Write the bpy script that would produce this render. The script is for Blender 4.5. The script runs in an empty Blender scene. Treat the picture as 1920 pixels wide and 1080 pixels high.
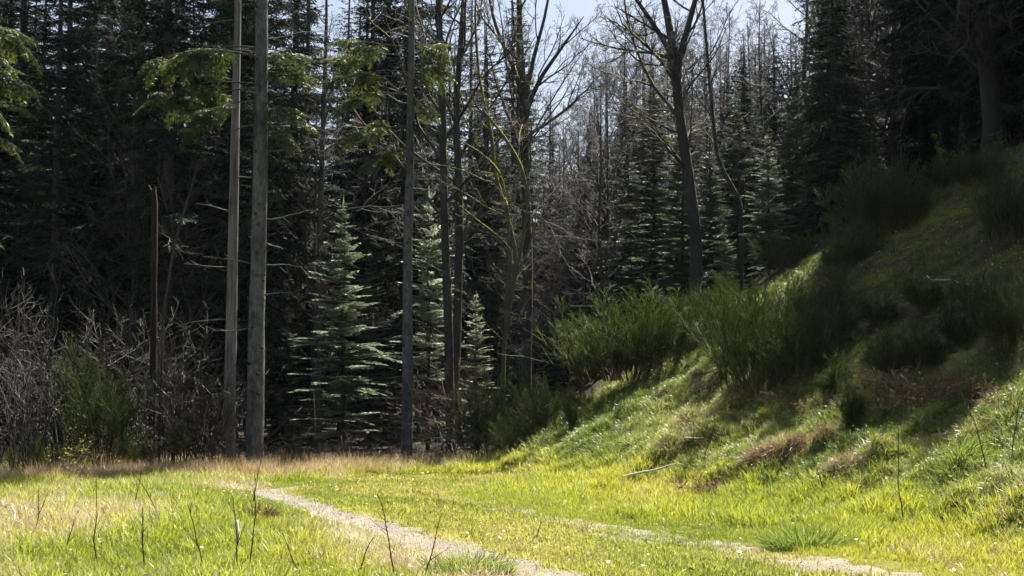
import bpy, math
import numpy as np
from mathutils import Vector

# ------------------------------------------------------------------ camera, sky, sun, exposure
SC = bpy.context.scene
F_PX = 2667.0                      # focal length in pixels of a 1920 wide picture
CAM_Z = 1.6
PITCH = math.atan(207.0 / F_PX)
cam_d = bpy.data.cameras.new('camera')
cam_d.sensor_width = 36.0
cam_d.lens = 36.0 * F_PX / 1920.0
cam_d.clip_start = 0.1
cam_d.clip_end = 3000.0
cam = bpy.data.objects.new('camera', cam_d)
cam.location = (0, 0, CAM_Z)
cam.rotation_euler = (math.pi / 2 + PITCH, 0, 0)
SC.collection.objects.link(cam)
SC.camera = cam

SUN_AZ = math.radians(33.0)        # to the right of the viewing direction (+Y)
SUN_EL = math.radians(60.0)
world = bpy.data.worlds.new('World')
SC.world = world
world.use_nodes = True
wn = world.node_tree.nodes
sky = wn.new('ShaderNodeTexSky')
sky.sky_type = 'NISHITA'
sky.sun_disc = False
sky.sun_elevation = SUN_EL
sky.sun_rotation = SUN_AZ
sky.air_density = 1.0
sky.dust_density = 3.6
world.node_tree.links.new(sky.outputs[0], wn['Background'].inputs[0])
wn['Background'].inputs[1].default_value = 0.05
sun_d = bpy.data.lights.new('sun', 'SUN')
sun_d.energy = 5.0
sun_d.angle = math.radians(0.5)
sun_d.color = (1.0, 0.94, 0.82)
sun = bpy.data.objects.new('sun', sun_d)
S_DIR = Vector((math.sin(SUN_AZ) * math.cos(SUN_EL), math.cos(SUN_AZ) * math.cos(SUN_EL), math.sin(SUN_EL)))
sun.rotation_euler = S_DIR.to_track_quat('Z', 'Y').to_euler()
sun.location = (20, 30, 45)
SC.collection.objects.link(sun)
SC.view_settings.view_transform = 'Standard'
SC.view_settings.look = 'None'
SC.view_settings.exposure = 1.72
SC.view_settings.gamma = 1.0
SC.render.engine = 'CYCLES'
SC.cycles.use_denoising = True
SC.cycles.max_bounces = 5
SC.cycles.diffuse_bounces = 2
SC.cycles.glossy_bounces = 2
SC.cycles.transmission_bounces = 3
SC.cycles.sample_clamp_indirect = 4.0
SC.cycles.adaptive_threshold = 0.02

# ------------------------------------------------------------------ small numeric helpers
RNG = np.random.default_rng(11)
_lat = np.random.default_rng(5).random((64, 64))

def vnoise(x, y):
    xi = np.floor(x).astype(int); yi = np.floor(y).astype(int)
    fx = x - xi; fy = y - yi
    fx = fx * fx * (3 - 2 * fx); fy = fy * fy * (3 - 2 * fy)
    g = lambda a, b: _lat[a % 64, b % 64]
    return ((g(xi, yi) * (1 - fx) + g(xi + 1, yi) * fx) * (1 - fy)
            + (g(xi, yi + 1) * (1 - fx) + g(xi + 1, yi + 1) * fx) * fy) * 2 - 1

def smooth(a, b, x):
    t = np.clip((x - a) / (b - a), 0, 1)
    return t * t * (3 - 2 * t)

def smin(a, b, k):
    h = np.clip(0.5 + 0.5 * (b - a) / k, 0, 1)
    return b * (1 - h) + a * h - k * h * (1 - h)

def unit(v):
    return v / np.maximum(np.linalg.norm(v, axis=-1, keepdims=True), 1e-9)

# wheel tracks of the path (x, y) and their half widths
TRACK_L = np.array([(2.6, 8.5), (1.35, 10.6), (0.34, 12.8), (-0.62, 15.3), (-1.61, 17.9), (-2.65, 20.4), (-3.55, 22.7), (-4.1, 24.3), (-4.22, 25.4), (-3.95, 26.2), (-3.4, 26.9)])
TRACK_R = np.array([(5.2, 9.6), (4.1, 11.6), (3.3, 13.1), (2.45, 15.1), (1.5, 17.0), (0.63, 18.8), (-0.1, 20.6), (-0.8, 22.4), (-1.5, 24.4)])
HALF_L = np.array([.44, .43, .42, .41, .40, .40, .40, .38, .34, .26, .10])
HALF_R = np.array([.55, .55, .52, .48, .44, .38, .32, .26, .10])

def seg_dist(x, y, line, half=None):
    """distance to a polyline; also half width there"""
    best = np.full(np.shape(x), 1e9); hw = np.zeros(np.shape(x))
    for i in range(len(line) - 1):
        a, b = line[i], line[i + 1]
        d = b - a
        t = np.clip(((x - a[0]) * d[0] + (y - a[1]) * d[1]) / (d @ d), 0, 1)
        q = np.hypot(x - a[0] - t * d[0], y - a[1] - t * d[1])
        m = q < best
        best = np.where(m, q, best)
        if half is not None:
            hw = np.where(m, half[i] * (1 - t) + half[i + 1] * t, hw)
    return best, hw

FOOT_Y = [0, 5, 14, 19, 23, 27, 32, 36, 45, 70, 400]
FOOT_X = [7.5, 6.2, 4.7, 3.9, 2.6, 1.0, -0.9, -1.6, -1.8, -1.8, -1.8]

def foot_d(x, y):
    return 0.94 * (x - np.interp(y, FOOT_Y, FOOT_X))

def H(x, y):
    x = np.asarray(x, float); y = np.asarray(y, float)
    d = foot_d(x, y)
    bank = (0.37 * np.maximum(d, 0) + 0.38 * (np.sqrt((d - 2.6) ** 2 + .6) + d - 2.6) / 2) * smooth(-0.2, 1.6, d)
    cap = np.maximum(smin(1.0 + 0.55 * x, np.full_like(x, 8.6), 2.5), 0.0)
    h = np.maximum(smin(bank, cap, 0.9), 0) * smooth(0, .2, d)
    dl, _ = seg_dist(x, y, TRACK_L); dr, _ = seg_dist(x, y, TRACK_R)
    on = np.maximum(smooth(1.1, 0.3, dl), smooth(1.0, 0.3, dr))
    b = smooth(0.3, 2.0, d)
    n1 = vnoise(x * 0.8 + 3, y * 0.8) ; n2 = vnoise(x * 2.1, y * 2.1 + 7); n3 = vnoise(x * 0.23, y * 0.23)
    rough = 0.055 * n1 + 0.045 * n2 + 0.06 * n3
    tuss = 0.15 * np.maximum(n1, -.3) + 0.20 * np.abs(n2) + 0.07 * vnoise(x * 4, y * 4)
    h = h + (1 - on) * ((1 - b) * rough + b * tuss) + 0.05 * n3 * on * 0.2
    h = h - 0.03 * np.maximum(smooth(.45, .15, dl), smooth(.45, .15, dr))
    # old furrow lips and hollows on the lower bank
    for (cx, cy, rx, ry, a, hh) in MOUNDS:
        ca, sa = math.cos(a), math.sin(a)
        u = (x - cx) * ca + (y - cy) * sa; v = -(x - cx) * sa + (y - cy) * ca
        r = (u / rx) ** 2 + (v / ry) ** 2
        h = h + hh * np.exp(-r)
    return h
MOUNDS = []

def px_ray(px, py):
    yc = (540.0 - py) / F_PX; xc = (px - 960.0) / F_PX
    return np.array([xc, math.cos(PITCH) - yc * math.sin(PITCH), math.sin(PITCH) + yc * math.cos(PITCH)])

def px_at(px, py, Y):
    r = px_ray(px, py)
    t = Y / r[1]
    return np.array([r[0] * t, Y, CAM_Z + r[2] * t])

def ground_at(px, py, fallback=33.0):
    r = px_ray(px, py)
    Y = np.arange(9.0, 46.0, 0.05)
    X = r[0] * Y / r[1]; Z = CAM_Z + r[2] * Y / r[1]
    hit = np.nonzero(Z < H(X, Y))[0]
    Yh = Y[hit[0]] if len(hit) else fallback
    X = r[0] * Yh / r[1]
    return np.array([X, Yh, float(H(X, Yh))])

def stand(px, Y):
    X = (px - 960.0) / F_PX * Y * 0.997
    return np.array([X, Y, float(H(X, Y))])

for (p0, p1, ry, hh) in [((1395, 884), (1560, 852), .20, .30), ((1548, 902), (1640, 872), .17, .20)]:
    g0, g1 = ground_at(*p0), ground_at(*p1); dv = g1 - g0
    MOUNDS.append(((g0[0] + g1[0]) / 2, (g0[1] + g1[1]) / 2, math.hypot(dv[0], dv[1]) * .55, ry, math.atan2(dv[1], dv[0]), hh))
NAMED = list(MOUNDS)
_h = np.random.default_rng(77); _m = []
for (px, py) in [(1260, 838), (1100, 850), (1340, 905), (1190, 905), (1820, 860), (1010, 855), (1420, 800), (1760, 800), (1660, 960), (1740, 900), (1880, 920), (1560, 830), (1290, 790), (1160, 800),
                 (1230, 870), (1060, 800), (1330, 830), (1480, 920), (1650, 850), (1700, 830), (1860, 800), (1130, 770), (1210, 760), (960, 880), (1060, 890), (1560, 960), (1790, 960), (1400, 960), (1900, 980), (1130, 930)]:
    g = ground_at(px, py)
    _m.append((g[0], g[1], _h.uniform(.25, .5), _h.uniform(.15, .28), _h.uniform(-.6, 1.2), _h.uniform(.10, .22)))
MOUNDS += _m

# ------------------------------------------------------------------ mesh builder (quads only)
class MB:
    def __init__(self):
        self.v, self.q, self.t, self.m, self.n = [], [], [], [], 0
    def add(self, verts, quads, tint, mat=0):
        self.v.append(verts.reshape(-1, 3)); self.q.append(quads + self.n)
        self.n += len(verts.reshape(-1, 3))
        self.t.append(np.broadcast_to(np.asarray(tint, float), (len(quads),)))
        self.m.append(np.full(len(quads), mat))
    def quads(self, arr, tint=0.5, mat=0):
        n = len(arr)
        if n:
            self.add(arr.reshape(-1, 3), np.arange(n * 4).reshape(n, 4), tint, mat)
    def tubes(self, P, R, sides, tint=0.5, mat=0, lump=None):
        """P (B,N,3) R (B,N)"""
        B, N = R.shape
        T = np.empty_like(P)
        T[:, 1:-1] = P[:, 2:] - P[:, :-2]; T[:, 0] = P[:, 1] - P[:, 0]; T[:, -1] = P[:, -1] - P[:, -2]
        T = unit(T)
        ref = np.where(np.abs(T[:, :1, 2:3]) > 0.8, np.array([1.0, 0, 0]), np.array([0, 0, 1.0]))
        A = unit(np.cross(T, np.broadcast_to(ref, T.shape))); C = np.cross(T, A)
        ang = np.arange(sides) * 2 * math.pi / sides
        RR = R[:, :, None] * (np.ones((1, 1, sides)) if lump is None else lump)
        V = P[:, :, None, :] + RR[..., None] * (A[:, :, None, :] * np.cos(ang)[None, None, :, None] + C[:, :, None, :] * np.sin(ang)[None, None, :, None])
        b = np.arange(B)[:, None, None] * N * sides
        i = np.arange(N - 1)[None, :, None] * sides
        s = np.arange(sides)[None, None, :]; s2 = (s + 1) % sides
        Q = np.stack([b + i + s, b + i + s2, b + i + sides + s2, b + i + sides + s], -1).reshape(-1, 4)
        tt = tint if np.ndim(tint) == 0 else np.repeat(tint, (N - 1) * sides)
        self.add(V, Q, tt, mat)
    def mesh(self, name, mats):
        me = bpy.data.meshes.new(name)
        if not self.v:
            return me
        V = np.concatenate(self.v).astype(np.float32); Q = np.concatenate(self.q).astype(np.int32)
        me.vertices.add(len(V)); me.vertices.foreach_set('co', V.ravel())
        me.loops.add(Q.size); me.loops.foreach_set('vertex_index', Q.ravel())
        me.polygons.add(len(Q))
        me.polygons.foreach_set('loop_start', np.arange(0, Q.size, 4, dtype=np.int32))
        me.polygons.foreach_set('material_index', np.concatenate(self.m).astype(np.int32))
        me.polygons.foreach_set('use_smooth', np.ones(len(Q), bool))
        a = me.attributes.new('tint', 'FLOAT', 'FACE')
        a.data.foreach_set('value', np.concatenate(self.t).astype(np.float32))
        for m in mats:
            me.materials.append(m)
        me.update(calc_edges=True)
        return me

# ------------------------------------------------------------------ materials
def mat_new(name):
    m = bpy.data.materials.new(name); m.use_nodes = True
    nt = m.node_tree
    for n in list(nt.nodes):
        nt.nodes.remove(n)
    out = nt.nodes.new('ShaderNodeOutputMaterial')
    return m, nt, out

def ramp(nt, fac, stops):
    r = nt.nodes.new('ShaderNodeValToRGB')
    e = r.color_ramp.elements
    while len(e) < len(stops):
        e.new(0.5)
    for k, (p, c) in enumerate(stops):
        e[k].position = p; e[k].color = (*c, 1)
    if fac is not None:
        nt.links.new(fac, r.inputs[0])
    return r

def math_node(nt, op, a, b=None, clamp=False):
    n = nt.nodes.new('ShaderNodeMath'); n.operation = op; n.use_clamp = clamp
    for k, v in enumerate((a, b)):
        if v is None:
            continue
        if isinstance(v, (int, float)):
            n.inputs[k].default_value = v
        else:
            nt.links.new(v, n.inputs[k])
    return n.outputs[0]

def noise(nt, scale, detail=3, vec=None, stretch=None, rough=0.55):
    n = nt.nodes.new('ShaderNodeTexNoise'); n.inputs['Scale'].default_value = scale
    n.inputs['Detail'].default_value = detail; n.inputs['Roughness'].default_value = rough
    tc = nt.nodes.new('ShaderNodeNewGeometry').outputs['Position'] if vec is None else vec
    if stretch:
        mp = nt.nodes.new('ShaderNodeMapping'); mp.inputs['Scale'].default_value = stretch
        nt.links.new(tc, mp.inputs[0]); tc = mp.outputs[0]
    nt.links.new(tc, n.inputs['Vector'])
    return n.outputs['Fac']

def leaf_mat(name, stops, transl=0.35, rough=0.45, spec=0.5, inst=False, tcol=1.0, patch=0.0):
    """foliage: colour by the piece's own tint, some light passing through"""
    m, nt, out = mat_new(name)
    a = nt.nodes.new('ShaderNodeAttribute'); a.attribute_name = 'tint'
    fac = a.outputs['Fac']
    if inst:
        b = nt.nodes.new('ShaderNodeAttribute'); b.attribute_name = 'itint'; b.attribute_type = 'INSTANCER'
        fac = math_node(nt, 'ADD', math_node(nt, 'MULTIPLY', fac, 0.4), math_node(nt, 'MULTIPLY', b.outputs['Fac'], 0.6))
    else:
        oi = nt.nodes.new('ShaderNodeObjectInfo')
        fac = math_node(nt, 'ADD', math_node(nt, 'MULTIPLY', fac, 0.75), math_node(nt, 'MULTIPLY', oi.outputs['Random'], 0.25))
    r = ramp(nt, fac, stops)
    col = r.outputs[0]
    p = nt.nodes.new('ShaderNodeBsdfPrincipled')
    p.inputs['Roughness'].default_value = rough
    p.inputs['Specular IOR Level'].default_value = spec
    nt.links.new(col, p.inputs['Base Color'])
    t = nt.nodes.new('ShaderNodeBsdfTranslucent')
    hs = nt.nodes.new('ShaderNodeHueSaturation')
    hs.inputs['Hue'].default_value = 0.488; hs.inputs['Saturation'].default_value = 1.0; hs.inputs['Value'].default_value = tcol
    nt.links.new(col, hs.inputs['Color']); nt.links.new(hs.outputs[0], t.inputs[0])
    mx = nt.nodes.new('ShaderNodeMixShader'); mx.inputs[0].default_value = transl
    nt.links.new(p.outputs[0], mx.inputs[1]); nt.links.new(t.outputs[0], mx.inputs[2])
    nt.links.new(mx.outputs[0], out.inputs[0])
    return m

def bark_mat(name, stops, scale=6, stretch=(1, 1, .25), moss=None, moss_amt=0.5, bump=0.35, rough=0.85, spec=0.25, plates=0.0):
    m, nt, out = mat_new(name)
    tc = nt.nodes.new('ShaderNodeTexCoord').outputs['Object']
    f = noise(nt, scale, 6, tc, stretch, 0.65)
    f2 = noise(nt, scale * 0.22, 3, tc, (1, 1, .35))
    fac = math_node(nt, 'ADD', math_node(nt, 'MULTIPLY', f, 0.65), math_node(nt, 'MULTIPLY', f2, 0.45))
    a = nt.nodes.new('ShaderNodeAttribute'); a.attribute_name = 'tint'
    fac = math_node(nt, 'ADD', fac, math_node(nt, 'MULTIPLY', math_node(nt, 'SUBTRACT', a.outputs['Fac'], 0.5), 0.35))
    col = ramp(nt, fac, stops).outputs[0]
    if moss:
        g = nt.nodes.new('ShaderNodeNewGeometry')
        d = nt.nodes.new('ShaderNodeVectorMath'); d.operation = 'DOT_PRODUCT'
        nt.links.new(g.outputs['Normal'], d.inputs[0]); d.inputs[1].default_value = unit(np.array([.75, .35, .75])).tolist()
        k = math_node(nt, 'ADD', d.outputs['Value'], math_node(nt, 'MULTIPLY', math_node(nt, 'SUBTRACT', noise(nt, 2.2, 4, tc), 0.5), 2.2))
        k = math_node(nt, 'MULTIPLY', math_node(nt, 'SUBTRACT', k, 1.0 - moss_amt), 4.0, True)
        mix = nt.nodes.new('ShaderNodeMixRGB'); nt.links.new(k, mix.inputs[0]); nt.links.new(col, mix.inputs[1])
        mc = ramp(nt, noise(nt, 30, 3, tc), [(0.3, tuple(c * .6 for c in moss)), (0.7, moss)])
        nt.links.new(mc.outputs[0], mix.inputs[2]); col = mix.outputs[0]
    p = nt.nodes.new('ShaderNodeBsdfPrincipled')
    p.inputs['Roughness'].default_value = rough; p.inputs['Specular IOR Level'].default_value = spec
    nt.links.new(col, p.inputs['Base Color'])
    b = nt.nodes.new('ShaderNodeBump'); b.inputs['Strength'].default_value = bump; b.inputs['Distance'].default_value = 0.03
    nt.links.new(f, b.inputs['Height']); nt.links.new(b.outputs[0], p.inputs['Normal'])
    nt.links.new(p.outputs[0], out.inputs[0])
    return m

M = {}
M['spruce_bark'] = bark_mat('spruce_bark', [(.36, (.018, .018, .018)), (.5, (.075, .074, .076)), (.64, (.14, .137, .135)), (.78, (.23, .22, .20))], 11, (1, 1, .55), moss=(.30, .26, .04), moss_amt=.2, bump=1.0)
M['dark_bark'] = bark_mat('dark_bark', [(.3, (.025, .022, .02)), (.6, (.07, .062, .057)), (.85, (.12, .11, .10))], 8, (1, 1, .4))
M['dead_wood'] = bark_mat('dead_wood', [(.38, (.035, .028, .025)), (.5, (.13, .115, .105)), (.66, (.25, .235, .22))], 14, (1.6, 1.6, .08), bump=.35)
M['pale_wood'] = bark_mat('pale_wood', [(.3, (.30, .26, .21)), (.7, (.60, .56, .50))], 12, (1, 1, 1), bump=.2, rough=.6, spec=.4)
M['beech_bark'] = bark_mat('beech_bark', [(.3, (.02, .019, .019)), (.55, (.045, .043, .042)), (.8, (.085, .082, .08))], 7, (1, 1, .5), moss=(.34, .31, .03), moss_amt=.42)
M['mossy_bark'] = bark_mat('mossy_bark', [(.3, (.04, .038, .032)), (.6, (.09, .085, .07)), (.85, (.14, .135, .11))], 7, (1, 1, .5), moss=(.42, .38, .04), moss_amt=.8)
M['twig'] = bark_mat('twig', [(.3, (.03, .026, .024)), (.7, (.085, .076, .07))], 5, moss=(.2, .18, .03), moss_amt=.1, rough=.6, spec=.4, bump=0.1)
M['far_twig'] = bark_mat('far_twig', [(.3, (.026, .019, .014)), (.7, (.075, .058, .045))], 5, rough=.6, spec=.4, bump=0.1)
M['grey_twig'] = bark_mat('grey_twig', [(.3, (.011, .008, .006)), (.7, (.048, .037, .028))], 5, rough=.4, spec=.25, bump=0.1)
M['brown_twig'] = bark_mat('brown_twig', [(.3, (.07, .035, .02)), (.7, (.17, .10, .06))], 5, rough=.6, spec=.4, bump=0.1)
M['sapling'] = bark_mat('sapling_bark', [(.3, (.03, .017, .012)), (.7, (.075, .047, .036))], 5, rough=.6, spec=.3, bump=0.1)
M['snag'] = bark_mat('snag', [(.3, (.010, .006, .005)), (.7, (.04, .024, .017))], 9, (1.5, 1.5, .15), moss=(.2, .18, .03), moss_amt=.1)
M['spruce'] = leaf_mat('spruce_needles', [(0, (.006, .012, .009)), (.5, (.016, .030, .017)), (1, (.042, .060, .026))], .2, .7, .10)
M['lit_spruce'] = leaf_mat('sunlit_spruce_needles', [(0, (.02, .034, .010)), (.5, (.06, .09, .02)), (1, (.14, .16, .035))], .42, .5, .35)  # lighter copy of the spruce needles, sunlight put into the colour; seedling shares it
M['silver_fir'] = leaf_mat('silver_fir_needles', [(0, (.035, .058, .03)), (.5, (.20, .25, .15)), (1, (.50, .54, .40))], .45, .5, .4)
M['fir'] = leaf_mat('fir_needles', [(0, (.018, .032, .017)), (.5, (.06, .085, .042)), (1, (.16, .195, .105))], .36, .5, .35)
M['broom'] = leaf_mat('broom_whips', [(0, (.05, .035, .016)), (.2, (.04, .06, .014)), (.6, (.095, .14, .032)), (1, (.19, .235, .06))], .55, .45, .45, False, 1.6)
M['fresh_leaf'] = leaf_mat('fresh_leaves', [(0, (.14, .2, .02)), (1, (.33, .38, .05))], .5, .45, .4)
M['bracken'] = leaf_mat('dead_bracken', [(0, (.05, .026, .014)), (.5, (.13, .07, .036)), (1, (.28, .20, .12))], .3, .6, .3)
M['lush'] = leaf_mat('lush_grass', [(0, (.05, .105, .012)), (.5, (.170, .212, .020)), (1, (.33, .32, .042))], .55, .4, .5, True, 1.5)
M['turf'] = leaf_mat('turf_grass', [(0, (.09, .145, .018)), (.5, (.225, .25, .04)), (1, (.39, .35, .12))], .5, .5, .4, True, 1.45)
M['straw'] = leaf_mat('straw_grass', [(0, (.20, .12, .05)), (.5, (.38, .29, .15)), (1, (.62, .57, .42))], .4, .38, .6, True, 1.2)
M['shade_grass'] = leaf_mat('bank_grass', [(0, (.035, .08, .014)), (.5, (.115, .165, .024)), (1, (.27, .27, .06))], .48, .35, .6, True, 1.45)
M['litter'] = leaf_mat('litter_and_glint', [(0, (.22, .13, .07)), (.5, (.45, .36, .25)), (1, (.72, .68, .6))], .25, .4, .5, True)
M['stone'] = leaf_mat('path_stone', [(0, (.15, .13, .10)), (.5, (.26, .23, .2)), (1, (.38, .35, .31))], 0.0, .7, .4, True)

def ground_material():
    m, nt, out = mat_new('ground_soil')
    at = nt.nodes.new('ShaderNodeAttribute'); at.attribute_name = 'forest'
    n1 = noise(nt, 3.0, 6); n2 = noise(nt, 22.0, 5)
    mixed = math_node(nt, 'ADD', math_node(nt, 'MULTIPLY', n1, .55), math_node(nt, 'MULTIPLY', n2, .45))
    grass = ramp(nt, mixed, [(.3, (.05, .05, .02)), (.5, (.11, .115, .035)), (.68, (.22, .18, .09))]).outputs[0]
    litter = ramp(nt, mixed, [(.3, (.010, .007, .005)), (.55, (.032, .021, .014)), (.75, (.08, .052, .033))]).outputs[0]
    mix = nt.nodes.new('ShaderNodeMixRGB')
    nt.links.new(at.outputs['Fac'], mix.inputs[0]); nt.links.new(grass, mix.inputs[1]); nt.links.new(litter, mix.inputs[2])
    p = nt.nodes.new('ShaderNodeBsdfPrincipled'); p.inputs['Roughness'].default_value = .95
    p.inputs['Specular IOR Level'].default_value = .15
    nt.links.new(mix.outputs[0], p.inputs['Base Color'])
    b = nt.nodes.new('ShaderNodeBump'); b.inputs['Strength'].default_value = .8; b.inputs['Distance'].default_value = .05
    nt.links.new(mixed, b.inputs['Height']); nt.links.new(b.outputs[0], p.inputs['Normal'])
    nt.links.new(p.outputs[0], out.inputs[0])
    return m

def track_material():
    m, nt, out = mat_new('path_gravel')
    n1 = noise(nt, 2.2, 5); n2 = noise(nt, 60.0, 4)
    mixed = math_node(nt, 'ADD', math_node(nt, 'MULTIPLY', n1, .5), math_node(nt, 'MULTIPLY', n2, .5))
    c = ramp(nt, mixed, [(.32, (.10, .082, .06)), (.5, (.19, .165, .135)), (.68, (.29, .265, .23))]).outputs[0]
    p = nt.nodes.new('ShaderNodeBsdfPrincipled'); p.inputs['Roughness'].default_value = .9
    p.inputs['Specular IOR Level'].default_value = .2
    nt.links.new(c, p.inputs['Base Color'])
    b = nt.nodes.new('ShaderNodeBump'); b.inputs['Strength'].default_value = .7; b.inputs['Distance'].default_value = .02
    nt.links.new(n2, b.inputs['Height']); nt.links.new(b.outputs[0], p.inputs['Normal'])
    nt.links.new(p.outputs[0], out.inputs[0])
    return m

# ------------------------------------------------------------------ objects
COL = SC.collection
def thing(name, label, cat, loc=(0, 0, 0), rotz=0.0, scale=1.0, group=None, tilt=None):
    o = bpy.data.objects.new(name, None); COL.objects.link(o)
    o.empty_display_size = 0.3
    o.location = loc; o.rotation_euler = (*(tilt or (0, 0)), rotz)
    o.scale = (scale,) * 3 if np.ndim(scale) == 0 else scale
    o['label'] = label; o['category'] = cat
    if group:
        o['group'] = group
    return o

def part(name, me, parent, loc=None, label=None):
    o = bpy.data.objects.new(name, me); COL.objects.link(o)
    o.parent = parent
    if loc is not None:
        o.location = loc
    if label:
        o['label'] = label
    return o

def single(name, me, label, cat, loc=(0, 0, 0), rotz=0.0, scale=1.0, group=None):
    o = bpy.data.objects.new(name, me); COL.objects.link(o)
    o.location = loc; o.rotation_euler = (0, 0, rotz); o.scale = (scale,) * 3
    o['label'] = label; o['category'] = cat
    if group:
        o['group'] = group
    return o

def structure(name, me):
    o = bpy.data.objects.new(name, me); COL.objects.link(o); o['kind'] = 'structure'
    return o

# ------------------------------------------------------------------ the ground: one sheet to the horizon
EDGE_X = [-40, -12, -9.1, -7.6, -5.3, -3.0, -1.0, 1.0, 40]
EDGE_Y = [22, 24.0, 26.0, 30.3, 31.0, 32.3, 33.5, 36.5, 40]
def forest_mask(x, y):
    e = np.interp(x, EDGE_X, EDGE_Y) + 0.5 * vnoise(x * 1.3, y * 1.3)
    return smooth(-.5, .6, y - e)

def spread(lo, hi, step, far, grow=1.35):
    mid = np.arange(lo, hi + 1e-6, step)
    out_, s, c = [], step, hi
    while c < far[1]:
        s *= grow; c += s; out_.append(c)
    neg, s, c = [], step, lo
    while c > far[0]:
        s *= grow; c -= s; neg.append(c)
    return np.array(neg[::-1] + list(mid) + out_)

gx = spread(-13, 17, 0.14, (-500, 500)); gy = spread(9, 41, 0.14, (-120, 900))
GX, GY = np.meshgrid(gx, gy)
GZ = H(GX, GY)
nx, ny = len(gx), len(gy)
mb = MB()
ii = (np.arange(ny - 1)[:, None] * nx + np.arange(nx - 1)[None, :]).reshape(-1)
mb.add(np.stack([GX, GY, GZ], -1), np.stack([ii, ii + 1, ii + nx + 1, ii + nx], -1), 0.5)
gm = mb.mesh('ground', [ground_material()])
fa = gm.attributes.new('forest', 'FLOAT', 'POINT')
fa.data.foreach_set('value', np.clip(forest_mask(GX, GY) + .75 * smooth(3.0, 5.0, foot_d(GX, GY) + .8 * vnoise(GX * .9, GY * .9)), 0, 1).ravel().astype(np.float32))
structure('ground', gm)

# the two bare wheel tracks, draped a finger above the soil, with ragged edges
def strip(line, half, seed):
    r = np.random.default_rng(seed)
    seg = np.hypot(*np.diff(line, axis=0).T); s = np.r_[0, np.cumsum(seg)]
    t = np.arange(0, s[-1], 0.09)
    # smooth the corners
    k = np.hanning(25); k /= k.sum()
    def sm(a):
        b = np.interp(t, s, a)
        return np.convolve(np.r_[np.full(12, b[0]), b, np.full(12, b[-1])], k, 'valid')
    cx, cy, hw = sm(line[:, 0]), sm(line[:, 1]), sm(half)
    tx, ty = np.gradient(cx), np.gradient(cy); l = np.hypot(tx, ty); nxx, nyy = ty / l, -tx / l
    W = np.linspace(-1, 1, 11)
    el = 1 + .30 * vnoise(t * 1.7, t * 0 + seed) + .22 * vnoise(t * 6, t * 0 + seed + 3); er = 1 + .30 * vnoise(t * 1.9, t * 0 + seed + 9) + .22 * vnoise(t * 7, t * 0 + seed + 5)
    wid = np.where(W[None, :] < 0, el[:, None], er[:, None]) * hw[:, None] * W[None, :]
    X = cx[:, None] + nxx[:, None] * wid; Y = cy[:, None] + nyy[:, None] * wid
    Z = H(X, Y) + 0.012 - 0.016 * (np.abs(W)[None, :] > .95)
    n = len(W)
    ii = (np.arange(len(t) - 1)[:, None] * n + np.arange(n - 1)[None, :]).reshape(-1)
    b = MB(); b.add(np.stack([X, Y, Z], -1), np.stack([ii, ii + 1, ii + n + 1, ii + n], -1), .5)
    return b
TRK = track_material()
structure('path', strip(TRACK_L, HALF_L, 2).mesh('path', [TRK]))
structure('path', strip(TRACK_R, HALF_R, 8).mesh('path', [TRK]))

# ------------------------------------------------------------------ branching plants
UP = np.array([0, 0, 1.0])
def walk(rng, P0, D, L, npts, wander, trop, tvec=UP):
    B = len(P0); P = np.empty((B, npts, 3)); P[:, 0] = P0
    d = unit(D)
    for i in range(npts - 1):
        d = unit(d + rng.normal(size=(B, 3)) * wander + tvec * trop)
        P[:, i + 1] = P[:, i] + d * (L / (npts - 1))[:, None]
    return P

def sprout(rng, P, L, R, n, t0, t1, ang, ratio, jitter=.35, rr=.6, tip=.35, up_bias=0.0):
    """n children on every branch: start, direction, length, radius"""
    B, N, _ = P.shape
    t = t0 + (t1 - t0) * (np.arange(n)[None, :] + rng.random((B, n))) / n
    f = t * (N - 1); i = np.minimum(f.astype(int), N - 2); w = (f - i)[..., None]
    bi = np.arange(B)[:, None]
    S = P[bi, i] * (1 - w) + P[bi, i + 1] * w
    T = unit(P[bi, i + 1] - P[bi, i])
    A = unit(np.cross(T, unit(rng.normal(size=T.shape))) )
    a = np.radians(ang) * (1 + jitter * rng.normal(size=t.shape))[..., None]
    D = T * np.cos(a) + A * np.sin(a) + UP * up_bias
    l = L[:, None] * ratio * (1 - (1 - tip) * (t - t0) / max(t1 - t0, 1e-6)) * (1 + .3 * rng.normal(size=t.shape)).clip(.4, 1.6)
    r = R[bi, i] * rr
    return S.reshape(-1, 3), D.reshape(-1, 3), l.reshape(-1), r.reshape(-1)

def taper(r0, npts, end):
    k = np.linspace(1, 0, npts)[None, :]
    return np.maximum(r0[:, None] * (end + (1 - end) * k), .0012)

def branch_levels(rng, mb, P, L, R, levels, mat, min_r=.003):
    """levels: dicts n,t0,t1,ang,ratio,npts,sides,wander,trop,end,rr ; returns the tips of the last level"""
    for lv in levels:
        S, D, l, r = sprout(rng, P, L, R, lv['n'], lv['t0'], lv['t1'], lv['ang'], lv['ratio'], rr=lv.get('rr', .6), tip=lv.get('tip', .35), up_bias=lv.get('up', 0))
        r = np.maximum(r, min_r)
        P = walk(rng, S, D, l, lv['npts'], lv['wander'], lv['trop']); L = l; R = taper(r, lv['npts'], lv.get('end', .3))
        mb.tubes(P, R, lv['sides'], rng.random(len(P)), lv.get('mat', mat))
    return P

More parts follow.
